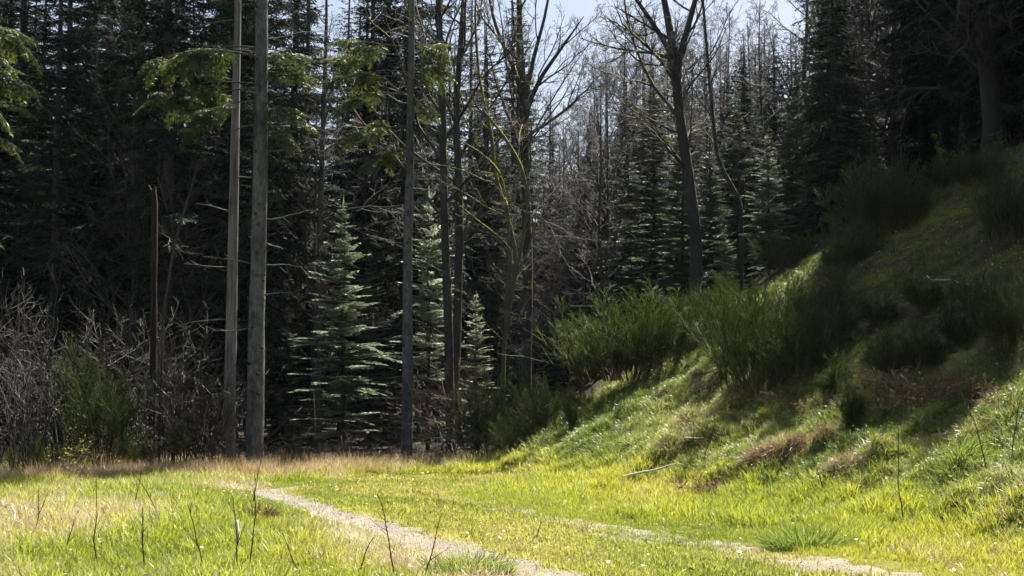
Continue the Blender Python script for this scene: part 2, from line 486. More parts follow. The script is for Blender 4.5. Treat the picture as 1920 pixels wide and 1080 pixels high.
def trunk_tube(mb, rng, pts, radii, sides=16, rings=40, lumpy=.06, flare=.5, mat=0, tint=.5):
    pts = np.asarray(pts, float); s = np.r_[0, np.cumsum(np.linalg.norm(np.diff(pts, axis=0), axis=1))]
    t = np.linspace(0, 1, rings) ** 1.25 * s[-1]
    k = np.hanning(5); k /= k.sum()
    P = np.stack([np.interp(t, s, pts[:, i]) for i in range(3)], -1)
    Pm = P.copy()
    for i in range(3):
        Pm[2:-2, i] = np.convolve(P[:, i], k, 'valid')
    R = np.interp(t, s, radii) * (1 + flare * np.exp(-t / .25))
    a = np.arange(sides)[None, :] * 2 * math.pi / sides
    lump = 1 + lumpy * (vnoise(np.cos(a) * 1.5 + 5 + rng.random() * 20, t[:, None] * 1.6 + np.sin(a) * 1.5) + .5 * vnoise(np.cos(a) * 4 + 9, t[:, None] * 5 + np.sin(a) * 4))
    lump = lump * (1 + .25 * np.exp(-t / .3)[:, None] * np.cos(a * 5 + rng.random() * 6))
    mb.tubes(Pm[None], R[None], sides, tint, mat, lump[None])
    return Pm, R

# ------------------------------------------------------------------ conifers
def diamonds(p, d, l, w, rng, roll=.7, up=UP):
    n = unit(np.cross(d, np.broadcast_to(up, d.shape)) + 1e-6)
    b = np.cross(n, d)
    a = rng.normal(size=len(p)) * roll
    n = n * np.cos(a)[:, None] + b * np.sin(a)[:, None]
    m = p + d * (l * .45)[:, None]
    return np.stack([p, m + n * w[:, None], p + d * l[:, None], m - n * w[:, None]], 1)

def make_bough(rng, L, sp, sub, w, hang, rise=.15, droop=.3, bare=.15, maxside=.75, sidefac=.5):
    """a needled bough along +X; returns (quads (n,4,3), tint(n), axis polyline)"""
    n = max(4, int(L * (1 - bare) / sp))
    x = np.linspace(bare * L, L * .985, n) + rng.normal(size=n) * sp * .2
    wig = rng.normal() * .06
    axf = lambda x: np.stack([x, wig * x * x / L + 0 * x, rise * x - droop * x * x / L], -1)
    Q, T = [], []
    ax = np.concatenate([x, x]); sg = np.r_[np.ones(n), -np.ones(n)]
    base = axf(ax)
    tip = np.clip((L - ax) * sidefac + .10, 0, maxside) * rng.uniform(.65, 1.12, 2 * n)
    ph = np.radians(rng.uniform(42, 68, 2 * n))
    sl = rise - 2 * droop * ax / L
    hg = -hang * rng.uniform(.2, 1.0, 2 * n)
    d = unit(np.stack([np.cos(ph), sg * np.sin(ph), np.cos(ph) * sl + hg * .6], -1))
    Q.append(diamonds(base, d, tip, np.full(2 * n, w * .9), rng)); T.append(rng.uniform(.2, .7, 2 * n))
    # leader
    lx = np.linspace(bare * L, L, max(4, int(L / .18))); a0 = axf(lx[:-1]); a1 = axf(lx[1:])
    Q.append(diamonds(a0, unit(a1 - a0), np.linalg.norm(a1 - a0, axis=1) * 1.3, np.full(len(a0), w), rng)); T.append(rng.uniform(.3, .8, len(a0)))
    k = 0; s = sub * .6
    while s < maxside:
        ok = tip > s + .03
        if not ok.any():
            break
        for sgn in (1, -1):
            m = ok & (rng.random(2 * n) < .9)
            pb = base[m] + d[m] * (s * rng.uniform(.85, 1.15, m.sum()))[:, None]
            nn = unit(np.cross(d[m], UP)); a = np.radians(rng.uniform(38, 62, m.sum())) * sgn
            dd = d[m] * np.cos(a)[:, None] + nn * np.sin(a)[:, None]
            dd = unit(dd + np.outer(rng.uniform(.1, 1, m.sum()) * -hang, UP))
            ll = np.clip((tip[m] - s) * .6 + .05, .04, .26) * rng.uniform(.7, 1.2, m.sum())
            Q.append(diamonds(pb, dd, ll, np.full(m.sum(), w * .8), rng)); T.append(rng.uniform(.1, 1, m.sum()) * .7 + .3 * np.clip((base[m][:, 0] / L), 0, 1))
        s += sub
    return np.concatenate(Q), np.concatenate(T), axf(np.linspace(0, L, 6))

def bough_lib(seed, lengths, nper, **kw):
    rng = np.random.default_rng(seed)
    return [(L, [make_bough(rng, L, **kw) for _ in range(nper)]) for L in lengths]

def place_bough(mb, rng, lib, z, az, L, pitch, r0=.01, woodmat=1, origin=(0, 0), fmat=0):
    Ls = np.array([l for l, _ in lib]); k = int(np.argmin(np.abs(Ls - L)))
    Q, T, A = lib[k][1][rng.integers(len(lib[k][1]))]
    s = L / Ls[k]
    c, sn = math.cos(pitch), math.sin(pitch)
    Rp = np.array([[c, 0, -sn], [0, 1, 0], [sn, 0, c]])
    ca, sa = math.cos(az), math.sin(az)
    Rz = np.array([[ca, -sa, 0], [sa, ca, 0], [0, 0, 1]])
    Rm = (Rz @ Rp).T * s
    off = np.array([origin[0], origin[1], z])
    mb.quads(Q @ Rm + off, np.clip(T + rng.normal() * .12, 0, 1), fmat)
    P = A @ Rm + off
    mb.tubes(P[None], np.linspace(r0 + .006 * L, .004, 6)[None], 4, .4, woodmat)

def conifer(seed, height, base, maxlen, lib, whorl=.42, per=5, top_pitch=.7, low_pitch=-.25, shape=.8, keep=1.0, belly=.25, vary=.2, jit=.12):
    """crown only; returns mesh builder with needles (0) and wood (1)"""
    rng = np.random.default_rng(seed); mb = MB()
    z = base
    while z < height - .15:
        f = (z - base) / (height - base)
        # short at the very bottom, widest at 'belly', pointed top
        prof = (1 - f) ** shape * (1 if f > belly else .55 + .45 * f / belly)
        n = max(3, int(per * (1 if f < .8 else .8)))
        a0 = rng.random() * 6.28
        for k in range(n):
            if rng.random() > keep:
                continue
            L = max(.18, maxlen * prof * rng.uniform(.92 - vary, .92 + vary))
            place_bough(mb, rng, lib, z + rng.uniform(-.4, .4) * whorl, a0 + k * 6.28 / n + rng.normal() * .25, L, low_pitch + (top_pitch - low_pitch) * f ** 1.3 + rng.normal() * jit)
        z += whorl * (1 - .35 * f) * rng.uniform(.85, 1.15)
    # leader shoot
    p = np.array([[0, 0, height - .5]]); mb.quads(diamonds(p, np.array([[.02, 0, 1.0]]), np.array([.6]), np.array([.04]), rng), .7)
    return mb

def straight_trunk(seed, height, r, lean=0.01, sides=12, rings=28, flare=.45, wob=.02):
    rng = np.random.default_rng(seed); mb = MB()
    t = np.linspace(0, 1, 8)
    pts = np.stack([lean * height * t + wob * rng.normal(size=8) * (t > 0), wob * rng.normal(size=8) * (t > 0), -.25 + (height + .2) * t], -1)
    trunk_tube(mb, rng, pts, np.interp(t, [0, 1], [r, r * .12]) if False else r * (1 - .85 * t ** 1.2), sides, rings, .05, flare)
    return mb

LIB_OLD = bough_lib(21, (.5, 1.0, 1.6, 2.4, 3.2), 3, sp=.13, sub=.10, w=.028, hang=.55, rise=.05, droop=.28, bare=.12, maxside=.8)
LIB_FIR = bough_lib(22, (.3, .6, 1.0, 1.5, 2.0), 3, sp=.08, sub=.07, w=.021, hang=.05, rise=.10, droop=.16, bare=.06, maxside=.5, sidefac=.45)
LIB_DET = bough_lib(23, (.35, .6, .85), 4, sp=.075, sub=.06, w=.016, hang=.6, rise=.2, droop=.4, bare=.08, maxside=.34, sidefac=.5)

CONE = {}
def reg_conifer(key, crown_mb, trunk_mb, needle, bark):
    CONE[key] = (crown_mb.mesh(key + '_crown', [needle, M['dark_bark']]), trunk_mb.mesh(key + '_trunk', [bark]))
reg_conifer('spruce_a', conifer(31, 23, 3.0, 3.1, LIB_OLD, .62, 5, belly=.2), straight_trunk(1, 23, .20), M['spruce'], M['dark_bark'])
reg_conifer('spruce_b', conifer(32, 20, 1.2, 2.9, LIB_OLD, .60, 5, belly=.15), straight_trunk(2, 20, .18), M['spruce'], M['dark_bark'])
reg_conifer('spruce_c', conifer(33, 25, 7.5, 2.6, LIB_OLD, .60, 5, keep=.85, belly=.3), straight_trunk(3, 25, .19), M['spruce'], M['dark_bark'])
reg_conifer('silver_fir_a', conifer(34, 7.0, .5, 1.75, LIB_FIR, .27, 6, .5, .0, .95, belly=.3, keep=.85, vary=.35), straight_trunk(4, 7.0, .07), M['silver_fir'], M['dark_bark'])
reg_conifer('silver_fir_b', conifer(35, 6.0, .3, 1.6, LIB_FIR, .27, 6, .55, -.05, .85, belly=.2, keep=.75, vary=.35), straight_trunk(5, 6.0, .06), M['silver_fir'], M['dark_bark'])
reg_conifer('fir_c', conifer(36, 9.0, .4, 2.0, LIB_FIR, .36, 6, .5, -.1, .8, belly=.15, keep=.9), straight_trunk(6, 9.0, .11), M['fir'], M['dark_bark'])
reg_conifer('spruce_d', conifer(37, 13.5, .8, 2.35, LIB_OLD, .42, 6, .6, -.2, .75, belly=.12), straight_trunk(7, 13.5, .15), M['spruce'], M['dark_bark'])

def put_conifer(key, name, label, cat, loc, rotz, scale, group=None):
    o = thing(name, label, cat, loc, rotz, scale, group)
    c, t = CONE[key]
    part('trunk', t, o); part('crown', c, o)
    return o

# --- the tall bare-trunked spruces at the edge of the clearing, each with dead side branches
def dead_branches(root, rng, zs, trunk_r, azs, lens, mat):
    for z, az, L in zip(zs, azs, lens):
        mb = MB()
        d = np.array([[math.cos(az), math.sin(az), rng.uniform(-.15, .2)]])
        r = np.interp(z, trunk_r[0], trunk_r[1])
        P = walk(rng, np.array([[math.cos(az) * r * .6, math.sin(az) * r * .6, z]]), d, np.array([L]), 7, .12, -.03)
        R = np.linspace(.017, .004, 7)[None]
        mb.tubes(P, R, 5, .6)
        if L > .5:
            branch_levels(rng, mb, P, np.array([L]), R, [dict(n=3, t0=.35, t1=.95, ang=45, ratio=.35, npts=4, sides=4, wander=.15, trop=-.02)], 0, .003)
        part('dead_branch', mb.mesh('dead_branch', [mat]), root)

def knots(mb, rng, h, r, n):
    for _ in range(n):
        z = rng.uniform(.8, h * .55); az = rng.uniform(0, 6.28); rr = r * (1 - .85 * (z / h) ** 1.2)
        c = np.array([math.cos(az), math.sin(az), .1])
        P = np.array([0, 0, z]) + np.outer([rr * .85, rr * 1.04, rr * 1.07], c)
        mb.tubes(P[None], np.array([[.04, .034, .006]]), 6, 0.0, 1)

def place_limb(mb, rng, z, az, L, pitch):
    d = np.array([[math.cos(az) * math.cos(pitch + .25), math.sin(az) * math.cos(pitch + .25), math.sin(pitch + .25)]])
    P = walk(rng, np.array([[0, 0, z]]), d, np.array([L]), 8, .06, -.09)[0]
    mb.tubes(P[None], np.linspace(.02, .006, 8)[None], 5, .4, 1)
    n = int(4 + L * 4.5)
    for k in range(n):
        t = rng.uniform(.38, 1.0) * 7; i = min(int(t), 6); p = P[i] + (P[i + 1] - P[i]) * (t - i)
        a2 = az + rng.choice([-1, 1]) * rng.uniform(.2, 1.5)
        place_bough(mb, rng, LIB_DET, p[2], a2, rng.uniform(.35, .85), rng.uniform(-.95, .1), .004, 1, (p[0], p[1]))

def edge_spruce(px, Y, h, r, label, seed, crown_base, low_boughs, branch_spec, lean, crown_len=2.4):
    rng = np.random.default_rng(seed)
    p = stand(px, Y)
    o = thing('spruce_tree', label, 'tree', p)
    tm = straight_trunk(seed, h, r, lean, 18, 60, .35, .015); knots(tm, rng, h, r, 46)
    part('trunk', tm.mesh('edge_trunk', [M['spruce_bark'], M['dark_bark']]), o)
    cm = conifer(seed + 1, h, crown_base, crown_len, LIB_OLD, .62, 5, belly=.3)
    part('crown', cm.mesh('edge_crown', [M['spruce'], M['dark_bark']]), o)
    lm = MB()
    for (z, az, L, pitch) in low_boughs:
        place_limb(lm, rng, z, math.radians(az), L, pitch)
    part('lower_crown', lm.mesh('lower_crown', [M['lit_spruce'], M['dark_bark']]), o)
    zs, azs, ls = zip(*branch_spec)
    dead_branches(o, rng, zs, ([0, h], [r, r * .15]), np.radians(azs), ls, M['twig'])
    return o

edge_spruce(479, 31.0, 24, .195, 'thick grey spruce trunk, bare below, right-hand one of the close pair', 61, 11.8,
            [(9.3, 178, 2.5, -.05), (8.6, 190, 2.2, -.1), (9.4, 168, 2.1, .0), (8.2, 205, 1.8, -.15), (9.2, 212, 2.3, -.05), (8.5, 160, 1.9, -.1),
             (8.9, 8, .85, -.25), (8.2, -20, .8, -.35), (9.4, 20, .8, -.2), (7.8, 5, .55, -.4), ],
            [(9.6, 5, 1.6), (5.6, 5, 1.2), (4.6, 182, 1.1), (4.55, -8, .9), (7.1, -4, 1.3), (3.2, 178, .9), (6.3, 183, .5), (9.2, 175, 1.4), (7.7, 178, 1.0), (5.1, 10, .5), (3.9, -15, .7)], .004)
edge_spruce(763, 36.0, 19, .145, 'slender grey spruce trunk standing right of the pale young fir', 64, 14.5,
            [(9.4, 175, 1.9, -.1), (8.6, 195, 1.5, -.2), (10.0, 185, 2.1, 0), (10.4, 160, 2.0, 0), (9.0, 165, 1.3, -.15), (10.2, 10, .8, -.1), (9.3, 20, .6, -.2), (10.7, -10, 1.0, 0), (10.6, 205, 1.9, .0), (8.0, 180, 1.0, -.2)],
            [(6.2, 182, 1.1), (4.4, 5, .9), (3.2, 170, .6), (5.2, 10, 1.2), (7.0, 0, .9), (2.2, 185, .5)], .004, 1.1)

# --- the barkless dead stem beside the first
rng = np.random.default_rng(66)
o = thing('dead_tree', 'pale barkless dead trunk close left of the thick grey spruce', 'tree', stand(430, 32.6))
tm = straight_trunk(66, 17, .15, .008, 14, 50, .25, .02); part('trunk', tm.mesh('dead_trunk', [M['dead_wood']]), o)
dead_branches(o, rng, (4.6, 5.9, 6.7, 8.4, 9.7, 3.4, 10.4), ([0, 17], [.15, .03]), np.radians((185, 178, 5, 182, 5, 178, 190)), (1.0, .8, .5, 1.1, .5, 1.2, 1.2), M['twig'])

# --- the spruce whose lit boughs hang in from the left
rng = np.random.default_rng(70)
p = np.array([-11.35, 27.0, 0]); p[2] = float(H(p[0], p[1]))
o = thing('spruce_tree', 'sunlit green spruce boughs hanging in at the left edge', 'tree', p)
tm = straight_trunk(71, 20, .2, 0, 14, 40); part('trunk', tm.mesh('left_trunk', [M['spruce_bark']]), o)
lm = MB()
for z, az, L, pt in [(8.6, -5, 1.7, .0), (8.0, 12, 1.8, -.1), (7.5, -20, 1.9, -.15), (7.1, 0, 1.6, -.2), (9.2, 10, 1.9, .05), (5.3, -5, 1.3, -.1), (8.3, 35, 1.8, -.1), (7.6, 50, 1.6, -.1), (9.0, -35, 1.7, 0), (8.8, 60, 1.7, 0), (6.6, 120, 1.5, -.2), (7.2, 200, 1.8, -.2)]:
    place_limb(lm, rng, z, math.radians(az), L, pt)
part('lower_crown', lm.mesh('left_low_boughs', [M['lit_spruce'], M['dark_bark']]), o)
part('crown', conifer(72, 20, 9.6, 2.4, LIB_OLD, .62, 5).mesh('left_crown', [M['spruce'], M['dark_bark']]), o)

# --- young firs and small spruces, each one by its place
for key, name, px, Y, top, label, rz, wid in [
    ('silver_fir_a', 'fir_tree', 640, 38.0, 372, 'pale silvery young fir with flat sunlit tiers, left of the slender grey trunk', .4, 1.15),
    ('silver_fir_b', 'fir_tree', 803, 42.5, 352, 'pale young fir half hidden behind the slender grey trunk and bare stems', 2.0, .8),
    ('silver_fir_b', 'fir_tree', 893, 40.5, 545, 'small pale fir right of the dark double-stemmed bare tree', 4.1, .9),
    ('fir_c', 'fir_tree', 690, 43.5, 470, 'low dark fir between the pale young fir and the slender grey trunk', 3.3, 1.1),
    ('fir_c', 'fir_tree', 1228, 47.0, 120, 'tall grey-green fir just left of the tall leaning bare trunk', 1.1, 1.0),
    ('fir_c', 'fir_tree', 1388, 43.0, 165, 'light grey-green fir left of the big dark spruce, taller of two', .2, .8),
    ('silver_fir_a', 'fir_tree', 1445, 39.5, 250, 'young light fir in front of the big dark spruce, above the broom', 5.0, 1.05),
    ('fir_c', 'fir_tree', 1185, 49.5, 270, 'dark green fir at the right of the gap with distant thin trunks', 2.9, 1.0),
    ('fir_c', 'fir_tree', 1282, 45.0, 215, 'dull green fir directly behind the tall leaning bare trunk', 5.3, 1.0),
    ('fir_c', 'fir_tree', 1338, 46.0, 250, 'sunlit fir between the leaning bare trunk and taller light fir', 3.9, 1.0),
    ('fir_c', 'fir_tree', 1500, 46.5, 130, 'greyish fir just left behind the big dark spruce', .7, .9),
    ('silver_fir_b', 'fir_tree', 1362, 41.5, 430, 'low pale fir under the taller light grey-green fir', 1.7, 1.2),
    ('spruce_d', 'spruce_tree', 1572, 40.0, -190, 'big dark spruce standing on the bank, widest on the right side', .9, 1.0),
    ('spruce_d', 'spruce_tree', 1737, 42.0, 130, 'small dark pointed spruce between the big spruce and forked bare tree', 2.4, 1.3)]:
    p = stand(px, Y); z1 = px_at(px, top, Y)[2]
    hh = {'silver_fir_a': 7.0, 'silver_fir_b': 6.0, 'fir_c': 9.0, 'spruce_d': 13.5}[key]
    s = (z1 - p[2]) / hh
    put_conifer(key, name, label, 'tree', p, rz, (s * wid, s * wid, s), 'young conifers at the forest edge')

# ------------------------------------------------------------------ the forest behind
rng = np.random.default_rng(90)
ZONES = [(-99, 300, 'dark spruce in the crowded forest above the left bare thicket'),
         (300, 560, 'dark spruce in the forest behind the two tall bare trunks'),
         (560, 800, 'dark spruce in the forest behind the pale young fir'),
         (800, 1160, 'dark distant spruce seen between the bare trees in the centre'),
         (1160, 1560, 'dark spruce far behind the bare trees right of centre'),
         (1560, 9999, 'dark spruce on the hilltop behind the big forked bare tree')]
def zone_label(x, y):
    px = 960 + x / y * F_PX
    for a, b, l in ZONES:
        if px < b:
            return l
n_bg = 0
BG = []; BGO = []
for Yr in np.r_[41.5, 44.5, 48, 52, 56, 60, 65, 71, 78, 86, 96]:
    half = .40 * Yr + 3.0
    step = 3.0 if Yr < 70 else 3.6
    for X in np.arange(-half, half, step):
        x = X + rng.uniform(-1, 1); y = Yr + rng.uniform(-1.5, 1.5)
        px = 960 + x / y * F_PX
        if px < 540: ok = True
        elif px < 800: ok = y > 46
        elif px < 1010: ok = y > 55 and rng.random() < .9
        elif px < 1160: ok = y > 55 and rng.random() < .85
        elif px < 1500: ok = y > 50 and rng.random() < .8
        else: ok = (x > 11.5 and rng.random() < .75)
        if not ok:
            continue
        key = ('spruce_a', 'spruce_b', 'spruce_c')[rng.choice(3, p=(.4, .35, .25))]
        if 1000 < px < 1170 and rng.random() < .5: key = 'spruce_c'
        s = rng.uniform(.85, 1.12)
        z = float(H(x, y))
        if 985 < px < 1500:
            top = np.interp(px, [985, 1030, 1110, 1200, 1350, 1500], [150, 260, 270, 170, 120, 30]) + rng.uniform(-30, 170)
            s = (px_at(px, top, y)[2] - z) / {'spruce_a': 23, 'spruce_b': 20, 'spruce_c': 25}[key]
        elif 850 < px <= 985: s *= .9
        if px > 1500: s *= .85
        lab = zone_label(x, y)
        BG.append((x / y, y, lab)); BGO.append(None)
        BGO[-1] = put_conifer(key, 'spruce_tree', lab, 'tree', (x, y, z), rng.random() * 6.28, (max(s, .75) * rng.uniform(.9, 1.15),) * 2 + (s,), lab.replace('dark spruce', 'spruces').replace('dark distant spruce', 'spruces'))
        n_bg += 1
WORDS = ['leftmost', 'second from left', 'third from left', 'fourth from left', 'fifth from left', 'sixth from left', 'seventh from left', 'eighth from left', 'ninth from left', 'tenth from left', 'eleventh from left', 'twelfth from left']
for _, _, lab in ZONES:
    members = [i for i in range(len(BG)) if BG[i][2] == lab]
    if not members:
        continue
    y0 = min(BG[i][1] for i in members)
    near = sorted([i for i in members if BG[i][1] < y0 + 6], key=lambda i: BG[i][0])[:12]
    for k, i in enumerate(near):
        BGO[i]['label'] = 'nearest-row ' + lab + ', ' + WORDS[k]
    for i in members:
        if i not in near:
            BGO[i]['label'] = lab.replace('dark ', 'deeper-standing dark ', 1)
# the row on the hilltop past the right edge that keeps the upper bank in shade
for x, y, s in [(13.1, 31.0, .88), (13.8, 32.8, .98), (15.6, 35.5, .95), (17.4, 39.5, 1.0), (15.0, 38.5, .9), (18.5, 34.0, .85), (19.5, 37.5, 1.0), (20.5, 42, 1.0), (14.0, 33.6, .8), (14.2, 37.0, 1.05), (16.2, 40.5, 1.1), (13.3, 34.4, 1.0), (14.4, 35.3, 1.1), (12.9, 37.2, 1.05), (13.0, 40.0, .95), (13.7, 38.4, 1.15), (12.6, 43.0, .9), (16.6, 32.0, .8)]:
    put_conifer('spruce_b', 'spruce_tree', 'dark spruce crowning the bank past the right edge of the view' if x / y > .345 else 'dark spruce close behind the two leafless trunks on the hilltop', 'tree', (x, y, float(H(x, y))), rng.random() * 6, s, 'spruces past the right edge' if x / y > .345 else 'spruces close behind the hilltop trunks')

# a dark row far behind the bare trees in the middle
rng = np.random.default_rng(97)
for Yr in (68.0, 73.0):
    for X in np.arange(.3, .2 * Yr, 1.75):
        x = X + rng.uniform(-.5, .5); y = Yr + rng.uniform(-1, 1); px = 960 + x / y * F_PX; z = float(H(x, y))
        top = np.interp(px, [960, 1060, 1150, 1250, 1500], [170, 205, 170, 120, 80]) + rng.uniform(-30, 60)
        s = (px_at(px, top, y)[2] - z) / 20.0
        put_conifer('spruce_b', 'spruce_tree', 'far dark spruce in the dense row beyond the central bare trees', 'tree', (x, y, z), rng.random() * 6.28, (max(s, .8), max(s, .8), s), 'far row of spruces beyond the central bare trees')
# the far wood closing the view, one mass
rng = np.random.default_rng(95)
fx, fy = [], []
for Yr in (101, 106, 112, 119, 127):
    X = np.arange(-.45 * Yr - 6, .45 * Yr + 6, 2.7); fx.append(X + rng.uniform(-.9, .9, len(X))); fy.append(Yr + rng.uniform(-1.5, 1.5, len(X)))
FAR = (np.concatenate(fx), np.concatenate(fy))

# understorey firs in the dark of the forest
for i, (px, Y, s) in enumerate([(30, 43, .5), (110, 46, .55), (200, 44, .45), (330, 47, .5), (385, 43, .4), (540, 45, .5), (575, 49, .6), (740, 50, .6), (860, 55, .5), (930, 58, .55), (1040, 60, .5), (1110, 58, .45), (1180, 56, .5), (1290, 52, .55), (1345, 50, .5), (1490, 47, .55), (1530, 45, .45), (1640, 46, .5), (1800, 46, .4), (520, 53, .6), (250, 52, .6)]):
    p = stand(px, Y)
    w = 'left of the two tall trunks' if px < 430 else 'behind the pale young fir' if px < 800 else 'in the gap between the bare trees' if px < 1200 else 'on the rise behind the tall leaning bare tree' if px < 1480 else 'behind the big dark spruce'
    put_conifer('fir_c', 'fir_tree', 'young fir in the dark understorey ' + w, 'tree', p, px * .31, s, 'understorey firs ' + w)

# ------------------------------------------------------------------ leafless trees
def bare_tree(seed, stems, mats, lv1=16, detail=1.0, t0=.35, ang=42, spread=.42, trop=.07, twig_r=.0045):
    """stems: list of (points, radii); returns trunk builder and branch builder"""
    rng = np.random.default_rng(seed); tm, cm = MB(), MB()
    for pts, rad in stems:
        P, R = trunk_tube(tm, rng, pts, rad, 14, 40, .06, .35)
        L = np.array([np.linalg.norm(np.diff(P, axis=0), axis=1).sum()])
        branch_levels(rng, cm, P[None], L, R[None], [
            dict(n=lv1, t0=t0, t1=.98, ang=ang, ratio=spread, npts=9, sides=6, wander=.14, trop=trop, rr=.45, end=.25, tip=.4),
            dict(n=int(7 * detail), t0=.2, t1=.98, ang=42, ratio=.45, npts=7, sides=5, wander=.14, trop=.05, rr=.6, end=.3),
            dict(n=int(6 * detail), t0=.15, t1=.98, ang=42, ratio=.5, npts=5, sides=4, wander=.16, trop=.03, rr=.65, end=.4, mat=1),
            dict(n=5, t0=.1, t1=.98, ang=40, ratio=.55, npts=4, sides=3, wander=.18, trop=.02, rr=.7, end=.5, mat=1)], 0, twig_r)
    return tm.mesh('bare_trunk', mats), cm.mesh('bare_crown', mats)

def px_path(base, pts):
    """pixel waypoints (px, py, Y) turned into points relative to the tree's base"""
    out_ = [np.array([0, 0, -.3])]
    for px, py, Y in pts:
        out_.append(px_at(px, py, Y) - base)
    return np.array(out_)

BM = [M['beech_bark'], M['twig']]; MM = [M['mossy_bark'], M['twig']]
def put_bare(name, label, base, tm, cm, rotz=0, scale=1, group=None):
    o = thing(name, label, 'tree', base, rotz, scale, group)
    part('trunk', tm, o); part('crown', cm, o)
    return o

b = stand(846, 38.0)
put_bare('bare_tree', 'dark leafless tree with two straight stems right of the slender grey trunk', b,
         *bare_tree(101, [(px_path(b, [(842, 650, 38), (833, 400, 38), (830, 200, 38), (822, 0, 38.2), (815, -250, 38.5)]), np.array([.13, .12, .11, .10, .08, .02])),
                          (px_path(b, [(858, 600, 38.6), (862, 400, 38.8), (855, 200, 39), (870, 0, 39), (890, -200, 39)]), np.array([.12, .12, .11, .09, .07, .02]))], BM, 15, 1, .42, 36, .30))
b = stand(985, 40.0)
put_bare('bare_tree', 'leafless tree forking into upswept limbs under the bright sky gap', b,
         *bare_tree(102, [(px_path(b, [(990, 500, 40), (985, 330, 40), (982, 200, 40), (975, 60, 40.2), (970, -150, 40.4)]), np.array([.16, .14, .13, .12, .08, .02])),
                          (px_path(b, [(990, 500, 40), (984, 215, 40), (1010, 150, 39.6), (1060, 80, 39.2), (1095, 30, 39)]), np.array([.05, .05, .075, .06, .04, .01])),
                          (px_path(b, [(990, 500, 40), (982, 180, 40), (960, 120, 40.4), (925, 40, 40.8), (905, -80, 41)]), np.array([.05, .05, .08, .065, .05, .01])),
                          (px_path(b, [(990, 500, 40), (984, 190, 40), (1000, 110, 40.3), (1025, 20, 40.6), (1040, -100, 41)]), np.array([.05, .05, .08, .06, .04, .01]))], BM, 7, .9, .55, 38, .24))
b = stand(940, 37.3)
put_bare('bare_tree', 'thin crooked tree with yellow moss on its leaning branches', b,
         *bare_tree(103, [(px_path(b, [(945, 640, 37.2), (970, 480, 37), (948, 390, 37), (928, 330, 37), (922, 250, 37), (898, 150, 37.2), (890, 30, 37.4), (900, -120, 37.5)]), np.array([.065, .06, .055, .05, .05, .045, .04, .03, .012])),
                          (px_path(b, [(945, 640, 37.2), (972, 495, 37), (992, 380, 36.6), (978, 310, 36.5), (945, 255, 36.4), (905, 205, 36.4)]), np.array([.03, .03, .035, .04, .045, .04, .02])),
                          (px_path(b, [(945, 640, 37.2), (960, 470, 36.8), (930, 440, 36.4), (890, 410, 36.2), (862, 385, 36.2)]), np.array([.02, .02, .035, .035, .03, .012])),
                          (px_path(b, [(945, 640, 37.2), (955, 410, 36.8), (938, 320, 36.2), (900, 285, 36), (860, 262, 36)]), np.array([.02, .02, .035, .035, .03, .012]))], MM, 9, .7, .4, 48, .22, .0))
b = stand(1305, 41.0)
put_bare('bare_tree', 'tall leafless tree leaning left, forking high, right of the sky gap', b,
         *bare_tree(104, [(px_path(b, [(1306, 450, 41), (1290, 320, 41), (1272, 200, 41), (1262, 90, 41), (1240, -30, 41), (1215, -230, 41)]), np.array([.19, .17, .155, .14, .12, .08, .02])),
                          (px_path(b, [(1306, 450, 41), (1268, 130, 41), (1290, 50, 41.3), (1320, -60, 41.6), (1340, -200, 42)]), np.array([.05, .05, .10, .085, .06, .015])),
                          (px_path(b, [(1306, 450, 41), (1264, 110, 41), (1235, 60, 40.6), (1180, -20, 40.2), (1150, -120, 40)]), np.array([.05, .05, .09, .07, .05, .012]))], BM, 11, 1, .42, 40, .27))
b = stand(1862, 36.0)
put_bare('bare_tree', 'thick forked leafless tree at the top of the bank, far right', b,
         *bare_tree(105, [(px_path(b, [(1862, 230, 36), (1850, 130, 36), (1840, 40, 36), (1825, -80, 36), (1800, -330, 36)]), np.array([.27, .24, .21, .18, .14, .03])),
                          (px_path(b, [(1862, 230, 36), (1852, 110, 36), (1862, 20, 36.3), (1880, -100, 36.6), (1900, -350, 37)]), np.array([.1, .1, .16, .15, .12, .03]))], BM, 13, 1, .30, 60, .36, .03))
b = stand(1812, 39.5)
put_bare('bare_tree', 'second leafless trunk just left behind the thick forked tree', b,
         *bare_tree(106, [(px_path(b, [(1815, 200, 39.5), (1808, 60, 39.5), (1800, -100, 39.5), (1790, -330, 39.5)]), np.array([.2, .19, .17, .13, .03]))], BM, 15, 1, .2, 65, .3, .03))
b = stand(1392, 41.0)
put_bare('bare_tree', 'thin leafless sapling beside the light grey-green fir', b,
         *bare_tree(107, [(px_path(b, [(1390, 380, 41), (1345, 300, 41), (1330, 150, 41), (1318, 0, 41), (1310, -100, 41)]), np.array([.06, .06, .055, .05, .035, .01]))], BM, 14, .8, .3, 42, .22))
b = stand(598, 42.0)
put_bare('bare_tree', 'brown twiggy leafless tree rising behind the left of the pale young fir', b,
         *bare_tree(108, [(px_path(b, [(598, 500, 42), (605, 250, 42), (612, 50, 42), (612, -100, 42)]), np.array([.09, .08, .07, .05, .01]))], [M['dark_bark'], M['far_twig']], 18, 1, .3, 60, .24, .0))
